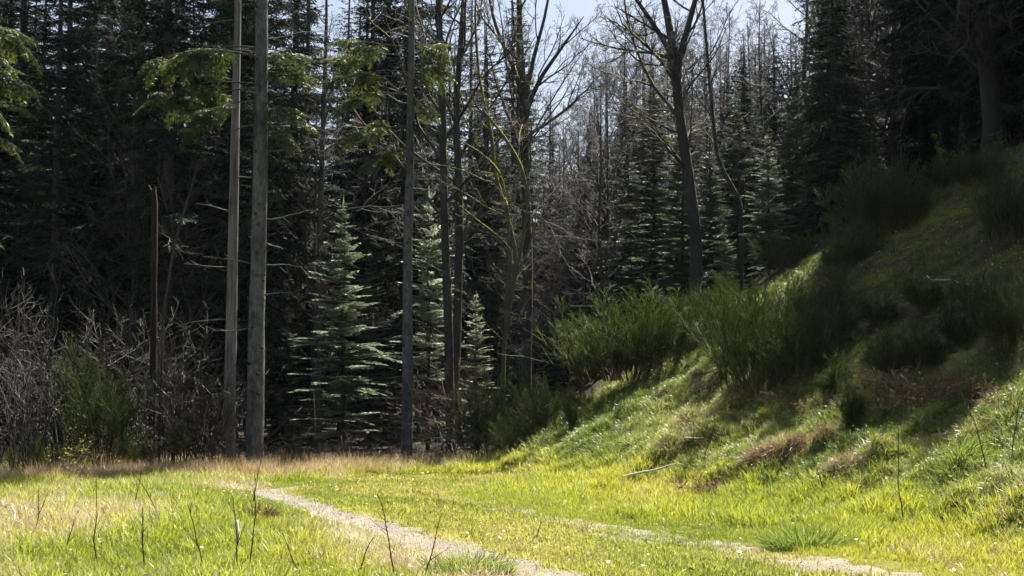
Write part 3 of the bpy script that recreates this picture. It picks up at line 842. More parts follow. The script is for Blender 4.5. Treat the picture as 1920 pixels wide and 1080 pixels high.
# shared leafless tree kinds for the hazy wood in the distance
def generic_bare(seed, h, r, mats, **kw):
    t = np.linspace(0, 1, 7); rg = np.random.default_rng(seed)
    pts = np.stack([np.cumsum(rg.normal(size=7) * .12) * (t > 0), np.cumsum(rg.normal(size=7) * .12) * (t > 0), -.3 + h * t], -1)
    return bare_tree(seed, [(pts, r * (1 - .9 * t))], mats, **kw)
FT = [M['dark_bark'], M['far_twig']]
GB = [generic_bare(120, 16, .16, FT, lv1=20, t0=.22, ang=45, spread=.30, twig_r=.007), generic_bare(121, 14, .14, FT, lv1=22, t0=.15, ang=50, spread=.32, twig_r=.007),
      generic_bare(122, 15, .13, FT, lv1=20, t0=.3, ang=35, spread=.34, twig_r=.007)]
rng = np.random.default_rng(130)
far_lab = 'leafless brown tree in the distant wood below the sky gap'
for Yr in (46, 50, 54, 58, 63, 69, 76):
    for px in np.arange(1015, 1500, 60 if Yr < 60 else 40):
        if Yr < 58 and (px < 1130 or px > 1170): continue
        if rng.random() < .25: continue
        q = stand(px + rng.uniform(-20, 20), Yr + rng.uniform(-1.5, 1.5))
        top = np.interp(px, [1000, 1060, 1110, 1150, 1500], [200, 150, 90, 10, -30]) + rng.uniform(-20, 90)
        s = (px_at(px, top, q[1])[2] - q[2]) / 16.5
        k = rng.integers(3)
        lab = far_lab if px < 1200 else 'leafless brown tree in the distant wood left of the big dark spruce'
        put_bare('bare_tree', lab, q, *GB[k], rng.random() * 6.28, s, 'leafless trees of the distant wood, ' + ('centre' if px < 1200 else 'right'))
for px, Y, s in [(1640, 47, .9), (1700, 45, .95), (1775, 46, 1.0), (1895, 42, .9), (1600, 50, 1.0), (1520, 48, .9), (1860, 48, 1), (1680, 52, 1.05)]:
    q = stand(px, Y)
    put_bare('bare_tree', 'leafless tree in the twiggy hilltop wood behind the big dark spruce', q, *GB[rng.integers(3)], rng.random() * 6.28, s, 'leafless trees on the hilltop')
for px, Y, s in [(590, 46, .75), (250, 40.5, .8), (345, 41, .9), (905, 58, .95), (790, 50, .7), (860, 60, .9), (935, 62, .8)]:
    q = stand(px, Y)
    lab = {590: 'leafless tree among the dark spruces behind the pale young fir', 250: 'leafless tree among the dark spruces behind the broken snag', 345: 'leafless tree among the dark spruces behind the pale dead trunk'}.get(px, 'leafless tree behind the mossy and double-stemmed trees')
    put_bare('bare_tree', lab, q, *GB[rng.integers(3)], rng.random() * 6.28, s, 'leafless trees among the left spruces' if px < 600 else 'leafless trees behind the mossy tree')

# --- broken snag and leaning dead stem in the thicket
rng = np.random.default_rng(140)
b = stand(287, 33.0); mb = MB()
pts = px_path(b, [(288, 650, 33), (289, 500, 33), (290, 380, 33), (288, 356, 33)])
P, R = trunk_tube(mb, rng, pts, np.array([.085, .08, .075, .075, .06]), 10, 30, .12, .3)
mb.tubes(np.array([[P[-1] + (-.05, 0, -.05), P[-1] + (-.09, 0, .06), P[-1] + (-.13, 0, .12)]]), np.array([[.03, .02, .003]]), 5, .8)
mb.tubes(np.array([[P[-1] + (.03, 0, -.05), P[-1] + (.04, 0, .04), P[-1] + (.035, 0, .1)]]), np.array([[.035, .025, .004]]), 5, .8)
o = thing('dead_snag', 'reddish-brown broken-off snag rising from the left thicket', 'dead tree', b)
part('trunk', mb.mesh('snag', [M['snag']]), o)
for z, az, L in ((3.6, 170, .3), (3.0, 10, .25), (5.0, 185, .2)):
    s = MB(); d = np.array([[math.cos(math.radians(az)), math.sin(math.radians(az)), .3]])
    s.tubes(walk(rng, np.array([[0.02, 0, z]]), d, np.array([L]), 4, .1, 0), np.array([[.02, .017, .012, .004]]), 5, .7)
    part('branch_stub', s.mesh('stub', [M['snag']]), o)
b = stand(300, 31.5); mb = MB()
trunk_tube(mb, rng, px_path(b, [(305, 600, 31.5), (330, 440, 31.5), (358, 360, 31.5), (372, 300, 31.5)]), np.array([.035, .033, .028, .022, .008]), 7, 24, .05, .2)
single('dead_sapling', mb.mesh('dead_sapling', [M['sapling']]), 'thin dead stem leaning right beside the broken snag', 'dead stem', b)

# ------------------------------------------------------------------ shrubs
def shrub_mesh(seed, n, h, lean, mats, l1=8, l2=6, trop=.02, wander=.1, r=.014, spread_r=.35, ratio=.42, l3=0, twig_r=.0035, ang=38):
    rng = np.random.default_rng(seed); mb = MB()
    a = rng.random(n) * 6.28; rr = np.sqrt(rng.random(n)) * spread_r
    S = np.stack([np.cos(a) * rr, np.sin(a) * rr, np.full(n, -.08)], -1)
    ln = np.abs(rng.normal(size=n)) * lean
    a2 = a + rng.normal(size=n) * .6
    D = np.stack([np.cos(a2) * ln, np.sin(a2) * ln, np.ones(n)], -1)
    L = h * rng.uniform(.55, 1.05, n)
    P = walk(rng, S, D, L, 9, wander * .7, trop); R = taper(np.full(n, r) * rng.uniform(.6, 1.2, n), 9, .25)
    mb.tubes(P, R, 5, rng.random(n))
    lv = [dict(n=l1, t0=.2, t1=.97, ang=ang, ratio=ratio, npts=6, sides=4, wander=wander, trop=trop, rr=.6, end=.35),
          dict(n=l2, t0=.1, t1=.97, ang=ang, ratio=.5, npts=4, sides=3, wander=wander, trop=trop, rr=.7, end=.5, mat=1)]
    if l3:
        lv.append(dict(n=l3, t0=.1, t1=.97, ang=ang, ratio=.55, npts=3, sides=3, wander=wander, trop=trop, rr=.75, end=.5, mat=1))
    branch_levels(rng, mb, P, L, R, lv, 0, twig_r)
    return mb.mesh('bare_shrub', mats)

GT = [M['grey_twig'], M['grey_twig']]
THICK = [shrub_mesh(201, 10, 4.0, .25, GT, 5, 3, .03, .06, .019, .5, .38, 0, .006), shrub_mesh(202, 12, 3.0, .4, GT, 5, 4, .0, .07, .016, .5, .4, 0, .006), shrub_mesh(203, 14, 2.3, .6, GT, 5, 4, -.02, .09, .014, .5, .4, 0, .006), shrub_mesh(204, 10, 3.6, .35, [M['twig'], M['twig']], 7, 5, .02, .07, .018, .5, .4, 0, .006)]
rng = np.random.default_rng(205)
ORD = ['leftmost', 'second from left', 'third from left', 'fourth from left', 'fifth from left', 'sixth from left', 'seventh from left', 'eighth from left', 'ninth from left', 'tenth from left', 'eleventh from left']
front = sorted([(-30, 28.0, 0, 1.0), (18, 29, 3, .95), (60, 30.0, 0, .9), (105, 32, 1, 1.05), (150, 33, 3, 1.1), (215, 33.3, 0, 1.0), (262, 33, 1, 1.0), (310, 31.2, 2, 1.15), (338, 30.9, 1, 1.0), (368, 31.6, 0, .8), (398, 31.4, 2, 1.25)])
for i, (px, Y, k, s) in enumerate(front):
    single('bare_shrub', THICK[k], 'silvery-grey leafless shrub in the front of the left thicket, ' + ORD[i], 'shrub', stand(px, Y), rng.random() * 6.28, s, 'leafless shrubs of the left thicket')
for i, (px, Y, k, s) in enumerate([(-20, 31, 3, 1.25), (45, 32, 0, 1.3), (120, 34, 3, 1.2), (190, 35, 0, 1.2), (245, 35, 3, 1.2), (300, 34, 0, 1.0), (345, 34, 1, 1.1), (405, 34.2, 2, 1.2)]):
    single('bare_shrub', THICK[k], 'leafless shrub in the back of the left thicket, ' + ORD[i], 'shrub', stand(px, Y), rng.random() * 6.28, s, 'leafless shrubs behind the front row')
LOW = [shrub_mesh(206, 9, 1.5, .7, GT, 5, 4, -.02, .16, .009), shrub_mesh(207, 8, 1.2, .6, [M['brown_twig'], M['grey_twig']], 5, 4, -.03, .16, .008)]
for px, Y, k, s, lab in [(520, 31.6, 0, .9, 'low leafless bush at the foot of the thick grey spruce'), (425, 31.0, 1, .9, 'low leafless bush at the foot of the pale dead trunk'), (628, 33.6, 0, 1.0, 'pale forked leafless bush below the young fir'),
                         (585, 34, 1, .9, 'low brown bush in the dark left of the fork-stemmed pale bush'), (700, 33.8, 1, .8, 'brown twiggy bush left of the slender trunk base'), (820, 33.5, 0, 1.0, 'tangled leafless bush right of the slender trunk base'),
                         (870, 33.4, 1, 1.1, 'brown twiggy bush at the bank foot beside the first broom'), (555, 33.0, 0, .8, 'small leafless bush in the gap right of the thick grey spruce'), (660, 34.5, 1, 1.0, 'dim brown bush under the right side of the pale fir'), (735, 35, 0, .9, 'grey twiggy bush touching the slender trunk on its left'), (790, 35.2, 1, 1.0, 'brown bush between the slender trunk and the double stems'),
                         (1010, 33.2, 0, .8, 'grey twiggy bush on the bank between two broom bushes')]:
    single('bare_shrub', LOW[k], lab, 'shrub', stand(px, Y), px * .7, s, 'low leafless bushes')
single('bare_shrub', shrub_mesh(209, 5, 4.2, .28, [M['brown_twig'], M['brown_twig']], 10, 9, .0, .12, .018, .1, .4, 4), 'brown fine-twigged young tree in front of the double-stemmed bare tree', 'shrub', stand(852, 36.6), 1.0, .95)

def broom_mesh(seed, n, h, lean, l1=6, l2=9, spread_r=.3, low=.25, whip=.32):
    """green whip shrub: woody stems and a brush of upright whips"""
    rng = np.random.default_rng(seed); st, wh = MB(), MB()
    a = rng.random(n) * 6.28; rr = np.sqrt(rng.random(n)) * spread_r
    S = np.stack([np.cos(a) * rr, np.sin(a) * rr, np.full(n, -.08)], -1)
    ln = np.abs(rng.normal(size=n)) * lean + .05
    D = np.stack([np.cos(a) * ln, np.sin(a) * ln, np.ones(n)], -1)
    L = h * rng.uniform(.35, 1.0, n) * (1 - .25 * rr / spread_r)
    P = walk(rng, S, D, L, 7, .09, .02); R = taper(np.full(n, .011), 7, .3)
    st.tubes(P, R, 4, rng.random(n))
    S1, D1, l1_, r1 = sprout(rng, P, L, R, l1, low, .98, 26, whip * 1.3, tip=.5)
    P1 = walk(rng, S1, D1, l1_, 5, .06, .08); R1 = taper(np.full(len(P1), .007), 5, .5)
    wh.tubes(P1, R1, 3, rng.random(len(P1)) * .6)
    S2, D2, l2_, r2 = sprout(rng, P1, l1_, R1, l2, .05, .98, 26, .7, tip=.6)
    P2 = walk(rng, S2, D2, np.maximum(l2_, .12), 4, .10, .08); R2 = taper(np.full(len(P2), .0048), 4, .4)
    wh.tubes(P2, R2, 3, rng.random(len(P2)))
    S3, D3, l3_, r3 = sprout(rng, P2, np.maximum(l2_, .12), R2, 3, .15, .95, 26, .5, tip=.7)
    P3 = walk(rng, S3, D3, np.maximum(l3_, .08), 3, .12, .08); R3 = taper(np.full(len(P3), .0038), 3, .4)
    wh.tubes(P3, R3, 3, rng.random(len(P3)))
    return st.mesh('broom_stems', [M['brown_twig']]), wh.mesh('broom_whips', [M['broom']])
BR = [broom_mesh(301, 52, 2.0, .26, 6, 8, .6, .06), broom_mesh(302, 56, 1.6, .36, 6, 8, .7, .06), broom_mesh(303, 20, 1.2, .2, 6, 8, .15, .1), broom_mesh(304, 30, 2.5, .28, 7, 9, .2, .5, .26)]
def put_broom(px, py, hpx, k, label, wide=1.1, Y=None, name='broom_bush', group='broom bushes'):
    g = ground_at(px, py) if Y is None else stand(px, Y)
    h0 = (2.0, 1.6, 1.2, 2.5)[k]
    s = hpx / F_PX * g[1] / (h0 * (.9 if k < 2 else .98))
    o = thing(name, label, 'shrub', g, px * .37, (s * wide, s * wide, s), group)
    part('stems', BR[k][0], o); part('foliage', BR[k][1], o)
for a in [(193, 890, 262, 3, 'bright green broom on bare brown stems before the left thicket', 1.0),
          (95, 892, 75, 1, 'low grey-green broom left of the bright one on bare stems', 1.3), (258, 880, 90, 2, 'narrow green broom tight right of the brown-stemmed one', 1.2),
          (928, 852, 165, 0, 'dark green broom at the foot of the bank, nearest the path', 1.0), (1045, 722, 100, 1, 'rounded green broom right above the foot-of-bank broom', 1.0),
          (1185, 705, 165, 1, 'wide dark broom mass at the middle of the bank crest', 1.35), (1270, 660, 120, 0, 'dark broom joined to the right of the wide crest mass', 1.1), (1335, 632, 105, 0, 'upright broom beneath the tall leaning bare tree', 1.0),
          (1425, 728, 205, 0, 'tallest dark broom in the shaded middle of the bank', 1.0), (1505, 705, 140, 0, 'shaded broom leaning against the tallest dark broom', 1.0), (1485, 505, 75, 1, 'low broom below the young light fir', 1.3),
          (1640, 440, 150, 0, 'big dark broom at the base of the big spruce', 1.15), (1690, 425, 120, 0, 'dark broom overlapping the big one by the big spruce', .9), (1835, 345, 75, 1, 'low broom beneath the thick forked bare tree', 1.3), (1735, 580, 90, 2, 'slim broom alone on the upper open slope', 1.3),
          (1800, 645, 110, 2, 'slim upright broom below the one on the open slope', 1.4), (1900, 450, 150, 0, 'dark broom at the right edge, upper of two', .9), (1893, 650, 140, 0, 'dark broom at the right edge, lower of two', .9),
          (1604, 803, 100, 2, 'small yellow-green broom on the sunlit edge of the bank', 1.1), (1075, 805, 75, 2, 'thin single broom plant on the sunny bank above the path', .6), (1560, 640, 80, 1, 'low broom in deep shade right of the tallest one', 1.2),
          (1690, 700, 85, 1, 'low shaded broom above the rusty bracken', 1.2), (1210, 640, 60, 2, 'small broom poking up behind the wide crest mass', 1.3), (975, 770, 70, 1, 'low broom tucked behind the foot-of-bank broom', 1.2),
          (1110, 712, 110, 0, 'upright broom at the left end of the wide crest mass', 1.0), (1235, 692, 130, 1, 'broom in front of the right half of the wide crest mass', 1.1), (1375, 668, 140, 0, 'dark broom just left of the tallest one', 1.0), (1465, 662, 150, 0, 'dark broom rising behind the tallest one', 1.0),
          (1545, 600, 95, 1, 'dark broom halfway between tallest broom and big spruce', 1.2), (1590, 505, 95, 0, 'dark broom directly under the trunk of the big spruce', 1.1), (1650, 610, 80, 2, 'slim dark broom left of the one alone on the slope', 1.4), (1755, 690, 95, 2, 'slim broom just above the middle of the rusty patch', 1.4),
          (1855, 600, 100, 2, 'slim broom between the slope broom and the right edge', 1.5), (1560, 745, 90, 2, 'small upright broom at the lower right of the tallest one', 1.3), (1775, 350, 60, 1, 'low broom left below the second leafless trunk', 1.2)]:
    put_broom(*a)

# young leafing shrubs: thin stems with fresh yellow leaves
def leafy_mesh(seed, n, h, lean, leaf, dens=1.0, stem=M['twig'], trop=.02):
    rng = np.random.default_rng(seed); st, lf = MB(), MB()
    a = rng.random(n) * 6.28
    S = np.stack([np.cos(a) * .1, np.sin(a) * .1, np.full(n, -.05)], -1)
    D = np.stack([np.cos(a) * lean, np.sin(a) * lean, np.ones(n)], -1)
    L = h * rng.uniform(.6, 1.05, n)
    P = walk(rng, S, D, L, 8, .1, trop); R = taper(np.full(n, .008), 8, .3); st.tubes(P, R, 4, .5)
    S1, D1, l1, r1 = sprout(rng, P, L, R, 6, .25, .98, 45, .3)
    P1 = walk(rng, S1, D1, l1, 5, .12, .02); st.tubes(P1, taper(np.full(len(P1), .004), 5, .5), 3, .5)
    k = int(len(P1) * 14 * dens)
    bi = rng.integers(len(P1), size=k); pi = rng.integers(1, 5, size=k)
    p = P1[bi, pi] + rng.normal(size=(k, 3)) * .03
    lf.quads(diamonds(p, unit(rng.normal(size=(k, 3)) + (0, 0, .3)), rng.uniform(.6, 1.2, k) * leaf, np.full(k, leaf * .32), rng, 2), rng.random(k))
    return st.mesh('leafy_stems', [stem]), lf.mesh('leafy_leaves', [M['fresh_leaf']])
LF = [leafy_mesh(401, 7, 2.0, .3, .07), leafy_mesh(402, 7, 1.2, .7, .045, .28, M['brown_twig'], -.05)]
for px, Y, k, s, lab in [(1915, 37.5, 0, 1.6, 'yellow-leaved young shrub at the top right edge'), (1790, 38.0, 0, .75, 'small yellow-leaved shrub left of the thick forked bare tree'), (1868, 35.0, 0, .45, 'tiny yellow-leaved sprout at the foot of the thick forked tree'),
                         (60, 26.4, 1, 1.2, 'bramble with small fresh yellow-green leaves at the left edge'), (125, 26.9, 1, 1.0, 'arching bramble with fresh leaves before the low grey-green broom')]:
    o = thing('leafing_shrub', lab, 'shrub', stand(px, Y), px * .3, s, 'young leafing shrubs')
    part('stems', LF[k][0], o); part('leaves', LF[k][1], o)
# little conifer seedling on a brown stem
rng = np.random.default_rng(410)
o = thing('fir_seedling', 'small yellow-green conifer seedling at the edge of the thicket', 'seedling', stand(335, 29.4))
mb = MB(); mb.tubes(walk(rng, np.array([[0, 0, -.05]]), UP[None], np.array([1.15]), 7, .03, .1), np.linspace(.014, .004, 7)[None], 5); part('stem', mb.mesh('seedling_stem', [M['brown_twig']]), o)
mb = MB()
for z in np.linspace(.55, 1.1, 7):
    for k in range(5):
        place_bough(mb, rng, LIB_DET, z, k * 1.26 + z * 9, .34 * (1.3 - z) + .08, .8)
part('crown', mb.mesh('seedling_crown', [M['lit_spruce'], M['brown_twig']]), o)

# dead bracken and dry stalk clumps on the bank
def bracken_mesh(seed):
    rng = np.random.default_rng(seed); st, lf = MB(), MB(); n = 12
    a = rng.random(n) * 6.28
    S = np.stack([np.cos(a) * .25 * rng.random(n), np.sin(a) * .25 * rng.random(n), np.full(n, -.05)], -1)
    D = np.stack([np.cos(a) * .7, np.sin(a) * .7, np.ones(n)], -1); L = rng.uniform(.5, 1.0, n)
    P = walk(rng, S, D, L, 7, .12, -.12); st.tubes(P, taper(np.full(n, .006), 7, .4), 4, rng.random(n))
    S1, D1, l1, r1 = sprout(rng, P, L, taper(np.full(n, .006), 7, .4), 10, .3, .98, 60, .35)
    d = unit(D1 + (0, 0, -.4)); lf.quads(diamonds(S1, d, l1, l1 * .05, rng, 1.2), rng.random(len(S1)))
    for f in (.2, .3, .4, .5, .6, .7, .8):
        s2 = S1 + d * (l1 * f)[:, None]; d2 = unit(d + rng.normal(size=d.shape) * .8)
        lf.quads(diamonds(s2, d2, l1 * .28, l1 * .045, rng, 1.5), rng.random(len(S1)))
    return st.mesh('bracken_stalks', [M['brown_twig']]), lf.mesh('bracken_fronds', [M['bracken']])
BK = [bracken_mesh(501), bracken_mesh(502), bracken_mesh(503)]
spots = [(1655, 745), (1690, 770), (1735, 760), (1775, 752), (1815, 748), (1850, 740), (1880, 765), (1715, 730), (1790, 725), (1475, 760), (1400, 765), (1540, 775), (1330, 735), (1250, 745), (1510, 545), (1545, 535), (1080, 745), (880, 858), (840, 862), (1360, 930), (1310, 925)]
bx = sorted(spots)
for i, (px, py) in enumerate(bx):
    g = ground_at(px, py)
    where = ('on the sunny grass right of the pale fallen stick' if 900 < py else 'by the bank foot left of the first broom' if px < 900 else 'on the upper bank under the big dark spruce' if py < 600 else
             'in the rusty patch along the right shade line' if px > 1600 else 'under the dark broom bushes')
    k = sum(1 for q in bx[:i] if (q[0] > 1600) == (px > 1600) and (q[1] > 900) == (py > 900) and (q[1] < 600) == (py < 600) and (q[0] < 900) == (px < 900))
    o = thing('dead_bracken', 'dead bracken %s, %s' % (where, ORD[min(k, 9)]), 'bracken', g, px * .9, .5 + .25 * ((px * 7) % 10) / 10, 'dead bracken clumps')
    part('stalks', BK[i % 3][0], o); part('fronds', BK[i % 3][1], o)

# ------------------------------------------------------------------ fallen wood
def stick(p0, p1, r, seed, name, label, mat, twigs=2, cat='branch', group=None):
    rng = np.random.default_rng(seed); mb = MB()
    p0 = np.asarray(p0, float); p1 = np.asarray(p1, float)
    t = np.linspace(0, 1, 9)[:, None]; L = np.linalg.norm(p1 - p0)
    P = (p1 - p0) * t + rng.normal(size=(9, 3)) * L * .012
    R = np.linspace(r, r * .45, 9)
    mb.tubes(P[None], R[None], 7, .6)
    if twigs:
        branch_levels(rng, mb, P[None], np.array([L]), R[None], [dict(n=twigs, t0=.3, t1=.95, ang=35, ratio=.35, npts=5, sides=4, wander=.12, trop=0)], 0, .004)
    return single(name, mb.mesh(name, [mat]), label, cat, p0, 0, 1, group)
def on_ground(px, py, dz=.1):
    g = ground_at(px, py); g[2] += dz; return g
stick(on_ground(1168, 911, .14), on_ground(1272, 897, .24), .026, 1, 'fallen_branch', 'pale barkless stick lying on the grass at the bank foot', M['pale_wood'], 0)
stick(on_ground(1283, 846, .2), on_ground(1320, 846, .22), .015, 2, 'fallen_branch', 'short pale twig lying flat on the grassy bank', M['pale_wood'], 0)
stick(on_ground(1700, 762, .15), on_ground(1728, 735, .5), .012, 3, 'fallen_branch', 'reddish stem leaning beside the small yellow-green broom', M['brown_twig'], 1)
for i, (a, b_, da, db, lab) in enumerate([((770, 860), (875, 838), .2, .5, 'long bare branch of the brush pile at the bank foot, lowest'), ((775, 845), (868, 822), .5, .65, 'grey branch slanting across the middle of the brush pile'),
        ((790, 868), (860, 850), .15, .2, 'short dark branch under the brush pile'), ((710, 868), (770, 880), .3, .1, 'bent grey branch lying left of the slender trunk base'), ((825, 850), (850, 800), .1, 1.0, 'branch standing up steeply from the brush pile')]):
    stick(on_ground(*a, da), on_ground(*b_, db), .022, 20 + i, 'fallen_branch', lab, M['grey_twig'], 4)
stick(on_ground(1728, 338 + 190, .05), on_ground(1820, 548, .12), .012, 30, 'fallen_branch', 'thin pale stick on the open shaded slope at right', M['pale_wood'], 0)
stick(on_ground(5, 955, .08), on_ground(62, 1005, .08), .010, 31, 'fallen_branch', 'thin pale stalk lying in the grass at lower left edge', M['pale_wood'], 0)

# ------------------------------------------------------------------ bare stalks in the foreground grass
def stalk_mesh(seed, h, fork, lean):
    rng = np.random.default_rng(seed); mb = MB()
    P = walk(rng, np.array([[0, 0, -.05]]), np.array([[lean, 0, 1.0]]), np.array([h]), 9, .09, .03)
    R = np.linspace(.0085, .003, 9)[None]
    mb.tubes(P, R, 5, .3)
    if fork:
        branch_levels(rng, mb, P, np.array([h]), R, [dict(n=fork, t0=.35, t1=.9, ang=32, ratio=.45, npts=5, sides=4, wander=.06, trop=.05, rr=.8)], 0, .003)
    branch_levels(rng, mb, P, np.array([h]), R, [dict(n=5, t0=.25, t1=.98, ang=38, ratio=.16, npts=4, sides=3, wander=.1, trop=.05, rr=.6)], 0, .0025)
    return mb.mesh('bare_sapling', [M['sapling']])
left_n = 0
ST = [(742, 1085, 165, 2, -.12, 'dark bare sapling before the wheel track, left stem of a close pair'), (792, 1090, 130, 2, .14, 'dark forked sapling before the wheel track, right stem of a close pair'), (668, 1075, 80, 0, .28, 'single dark stem leaning right, left of the sapling pair'),
      (565, 1078, 90, 0, -.3, 'single dark stem leaning left in the yellow-green grass'), (455, 1078, 150, 2, -.3, 'long dark stem leaning left near the pale upright stake'), (466, 1080, 190, 1, 0, 'straight dark stem, right of the long leaning one'),
      (385, 1075, 140, 2, -.35, 'slanting dark twig, left of the long leaning stem'), (272, 1075, 130, 4, -.05, 'many-forked dark sapling in the left meadow'), (185, 1070, 175, 0, -.15, 'tall thin brown stalk left of the many-forked sapling'), (300, 968, 105, 1, -.55, 'dark stick leaning far left in the middle of the left meadow'),
      (62, 1000, 90, 1, .1, 'short dark stalk near the lower left edge'), (118, 1040, 75, 2, .2, 'small forked stalk left of the tall thin brown stalk'), (250, 960, 90, 0, .02, 'upright thin stalk behind the many-forked sapling'), (470, 960, 105, 0, .05, 'thin upright stalk close to the start of the wheel track'),
      (1695, 985, 180, 1, .02, 'tall dark stem on the bright verge at right'), (1850, 880, 150, 1, .02, 'dark upright stem on the right bank, left of two'), (1898, 850, 130, 1, -.03, 'dark upright stem at the right edge, right of two'), (1300, 842, 85, 1, .02, 'dark stem standing by the short pale twig on the bank'),
      (1545, 930, 100, 0, -.02, 'thin dark stem right of the brown tussock'), (1320, 870, 90, 2, .05, 'forked dark stem left above the brown tussock'), (1660, 790, 95, 1, -.3, 'reddish stem leaning left by the rusty bracken'), (1005, 1010, 40, 1, .2, 'tiny forked twig on the grass between the wheel tracks')]
for i, (px, py, hp, fk, ln, lab) in enumerate(ST):
    g = ground_at(px, py)
    single('bare_sapling', stalk_mesh(600 + i, hp / F_PX * g[1] * 1.03, fk, ln), lab, 'sapling', g, 0, 1, 'bare saplings in the grass')
g = ground_at(447, 1032)
mb = MB(); mb.tubes(np.array([[(0, 0, -.05), (-.01, 0, .15), (-.02, 0, .30), (-.022, 0, .31)]]), np.array([[.022, .02, .017, .004]]), 6, .9)
single('wood_stake', mb.mesh('wood_stake', [M['pale_wood']]), 'short pale upright stake in the left meadow grass', 'stake', g)

# ------------------------------------------------------------------ grass (ground cover, instanced tufts)
def tuft(seed, n, h, spread_r, lean, w, mat, curve=.5, segs=3, flat=0.0):
    rng = np.random.default_rng(seed); mb = MB()
    a = rng.random(n) * 6.28; rr = np.sqrt(rng.random(n)) * spread_r
    S = np.stack([np.cos(a) * rr, np.sin(a) * rr, np.full(n, -.02)], -1)
    a2 = a + rng.normal(size=n) * .9; ln = np.abs(rng.normal(size=n)) * lean + flat
    D = unit(np.stack([np.cos(a2) * ln, np.sin(a2) * ln, np.ones(n)], -1))
    out_h = np.stack([np.cos(a2), np.sin(a2), np.full(n, -.35)], -1)
    L = h * rng.uniform(.5, 1.1, n)
    side = unit(np.stack([-np.sin(a2 + rng.normal(size=n) * .6), np.cos(a2 + rng.normal(size=n) * .6), np.zeros(n)], -1))
    P = [S]; d = D
    for i in range(segs):
        P.append(P[-1] + d * (L / segs)[:, None]); d = unit(d + out_h * curve / segs)
    W = w * rng.uniform(.7, 1.3, n)
    prof = [1.0, .9, .6, .06] if segs == 3 else [1, .75, .06]
    t = rng.random(n)
    for i in range(segs):
        q = np.stack([P[i] - side * (W * prof[i])[:, None], P[i] + side * (W * prof[i])[:, None], P[i + 1] + side * (W * prof[i + 1])[:, None], P[i + 1] - side * (W * prof[i + 1])[:, None]], 1)
        mb.quads(q, np.clip(t + .12 * (i - 1), 0, 1))
    return mb.mesh('tuft', [mat])

def source(name, meshes):
    c = bpy.data.collections.new(name)
    for i, me in enumerate(meshes):
        c.objects.link(bpy.data.objects.new('%s_%02d' % (name, i), me))
    return c

def scatter(name, label, cat, pts, idx, scl, itint, coll, rng, tilt=.12, flatrot=None):
    n = len(pts)
    me = bpy.data.meshes.new(name); me.vertices.add(n); me.vertices.foreach_set('co', np.asarray(pts, np.float32).ravel())
    def attr(nm, ty, data):
        a = me.attributes.new(nm, ty, 'POINT')
        a.data.foreach_set('vector' if ty == 'FLOAT_VECTOR' else 'value', np.ascontiguousarray(data).ravel())
    rot = np.stack([rng.normal(size=n) * tilt, rng.normal(size=n) * tilt, rng.random(n) * 6.283], -1)
    attr('rot', 'FLOAT_VECTOR', rot.astype(np.float32)); attr('scl', 'FLOAT', scl.astype(np.float32))
    attr('idx', 'INT', idx.astype(np.int32)); attr('itint', 'FLOAT', itint.astype(np.float32))
    o = bpy.data.objects.new(name, me); COL.objects.link(o)
    ng = bpy.data.node_groups.new(name + '_scatter', 'GeometryNodeTree')
    ng.interface.new_socket('Geometry', in_out='INPUT', socket_type='NodeSocketGeometry')
    ng.interface.new_socket('Geometry', in_out='OUTPUT', socket_type='NodeSocketGeometry')
    N = ng.nodes; gi = N.new('NodeGroupInput'); go = N.new('NodeGroupOutput')
    ci = N.new('GeometryNodeCollectionInfo'); ci.inputs['Collection'].default_value = coll
    ci.inputs['Separate Children'].default_value = True; ci.inputs['Reset Children'].default_value = True
    io = N.new('GeometryNodeInstanceOnPoints'); io.inputs['Pick Instance'].default_value = True
    def na(nm, ty):
        x = N.new('GeometryNodeInputNamedAttribute'); x.data_type = ty; x.inputs['Name'].default_value = nm
        return x.outputs['Attribute']
    lk = ng.links.new
    lk(gi.outputs[0], io.inputs['Points']); lk(ci.outputs[0], io.inputs['Instance'])
    lk(na('idx', 'INT'), io.inputs['Instance Index'])
    er = N.new('FunctionNodeEulerToRotation'); lk(na('rot', 'FLOAT_VECTOR'), er.inputs[0]); lk(er.outputs[0], io.inputs['Rotation'])
    lk(na('scl', 'FLOAT'), io.inputs['Scale']); lk(io.outputs[0], go.inputs[0])
    md = o.modifiers.new('scatter', 'NODES'); md.node_group = ng
    o['label'] = label; o['category'] = cat; o['kind'] = 'stuff'
    return o

SRC_LUSH = source('lush', [tuft(1000 + i, 18, .19, .09, .4, .0042, M['lush'], .9) for i in range(4)] + [tuft(1010 + i, 20, .10, .10, .6, .0042, M['lush'], .6) for i in range(3)])
SRC_TURF = source('turf', [tuft(1020 + i, 18, .05, .10, .8, .0042, M['turf'], .4, 2) for i in range(4)])
SRC_STRAW = source('straw', [tuft(1030 + i, 14, .18, .10, 1.5, .0034, M['straw'], .9, 3, .7) for i in range(4)] + [tuft(1040 + i, 10, .26, .07, .4, .003, M['straw'], .5, 3) for i in range(2)])
SRC_BANK = source('bank', [tuft(1050 + i, 20, .17, .10, .7, .0042, M['shade_grass'], 1.4, 3, .25) for i in range(4)])

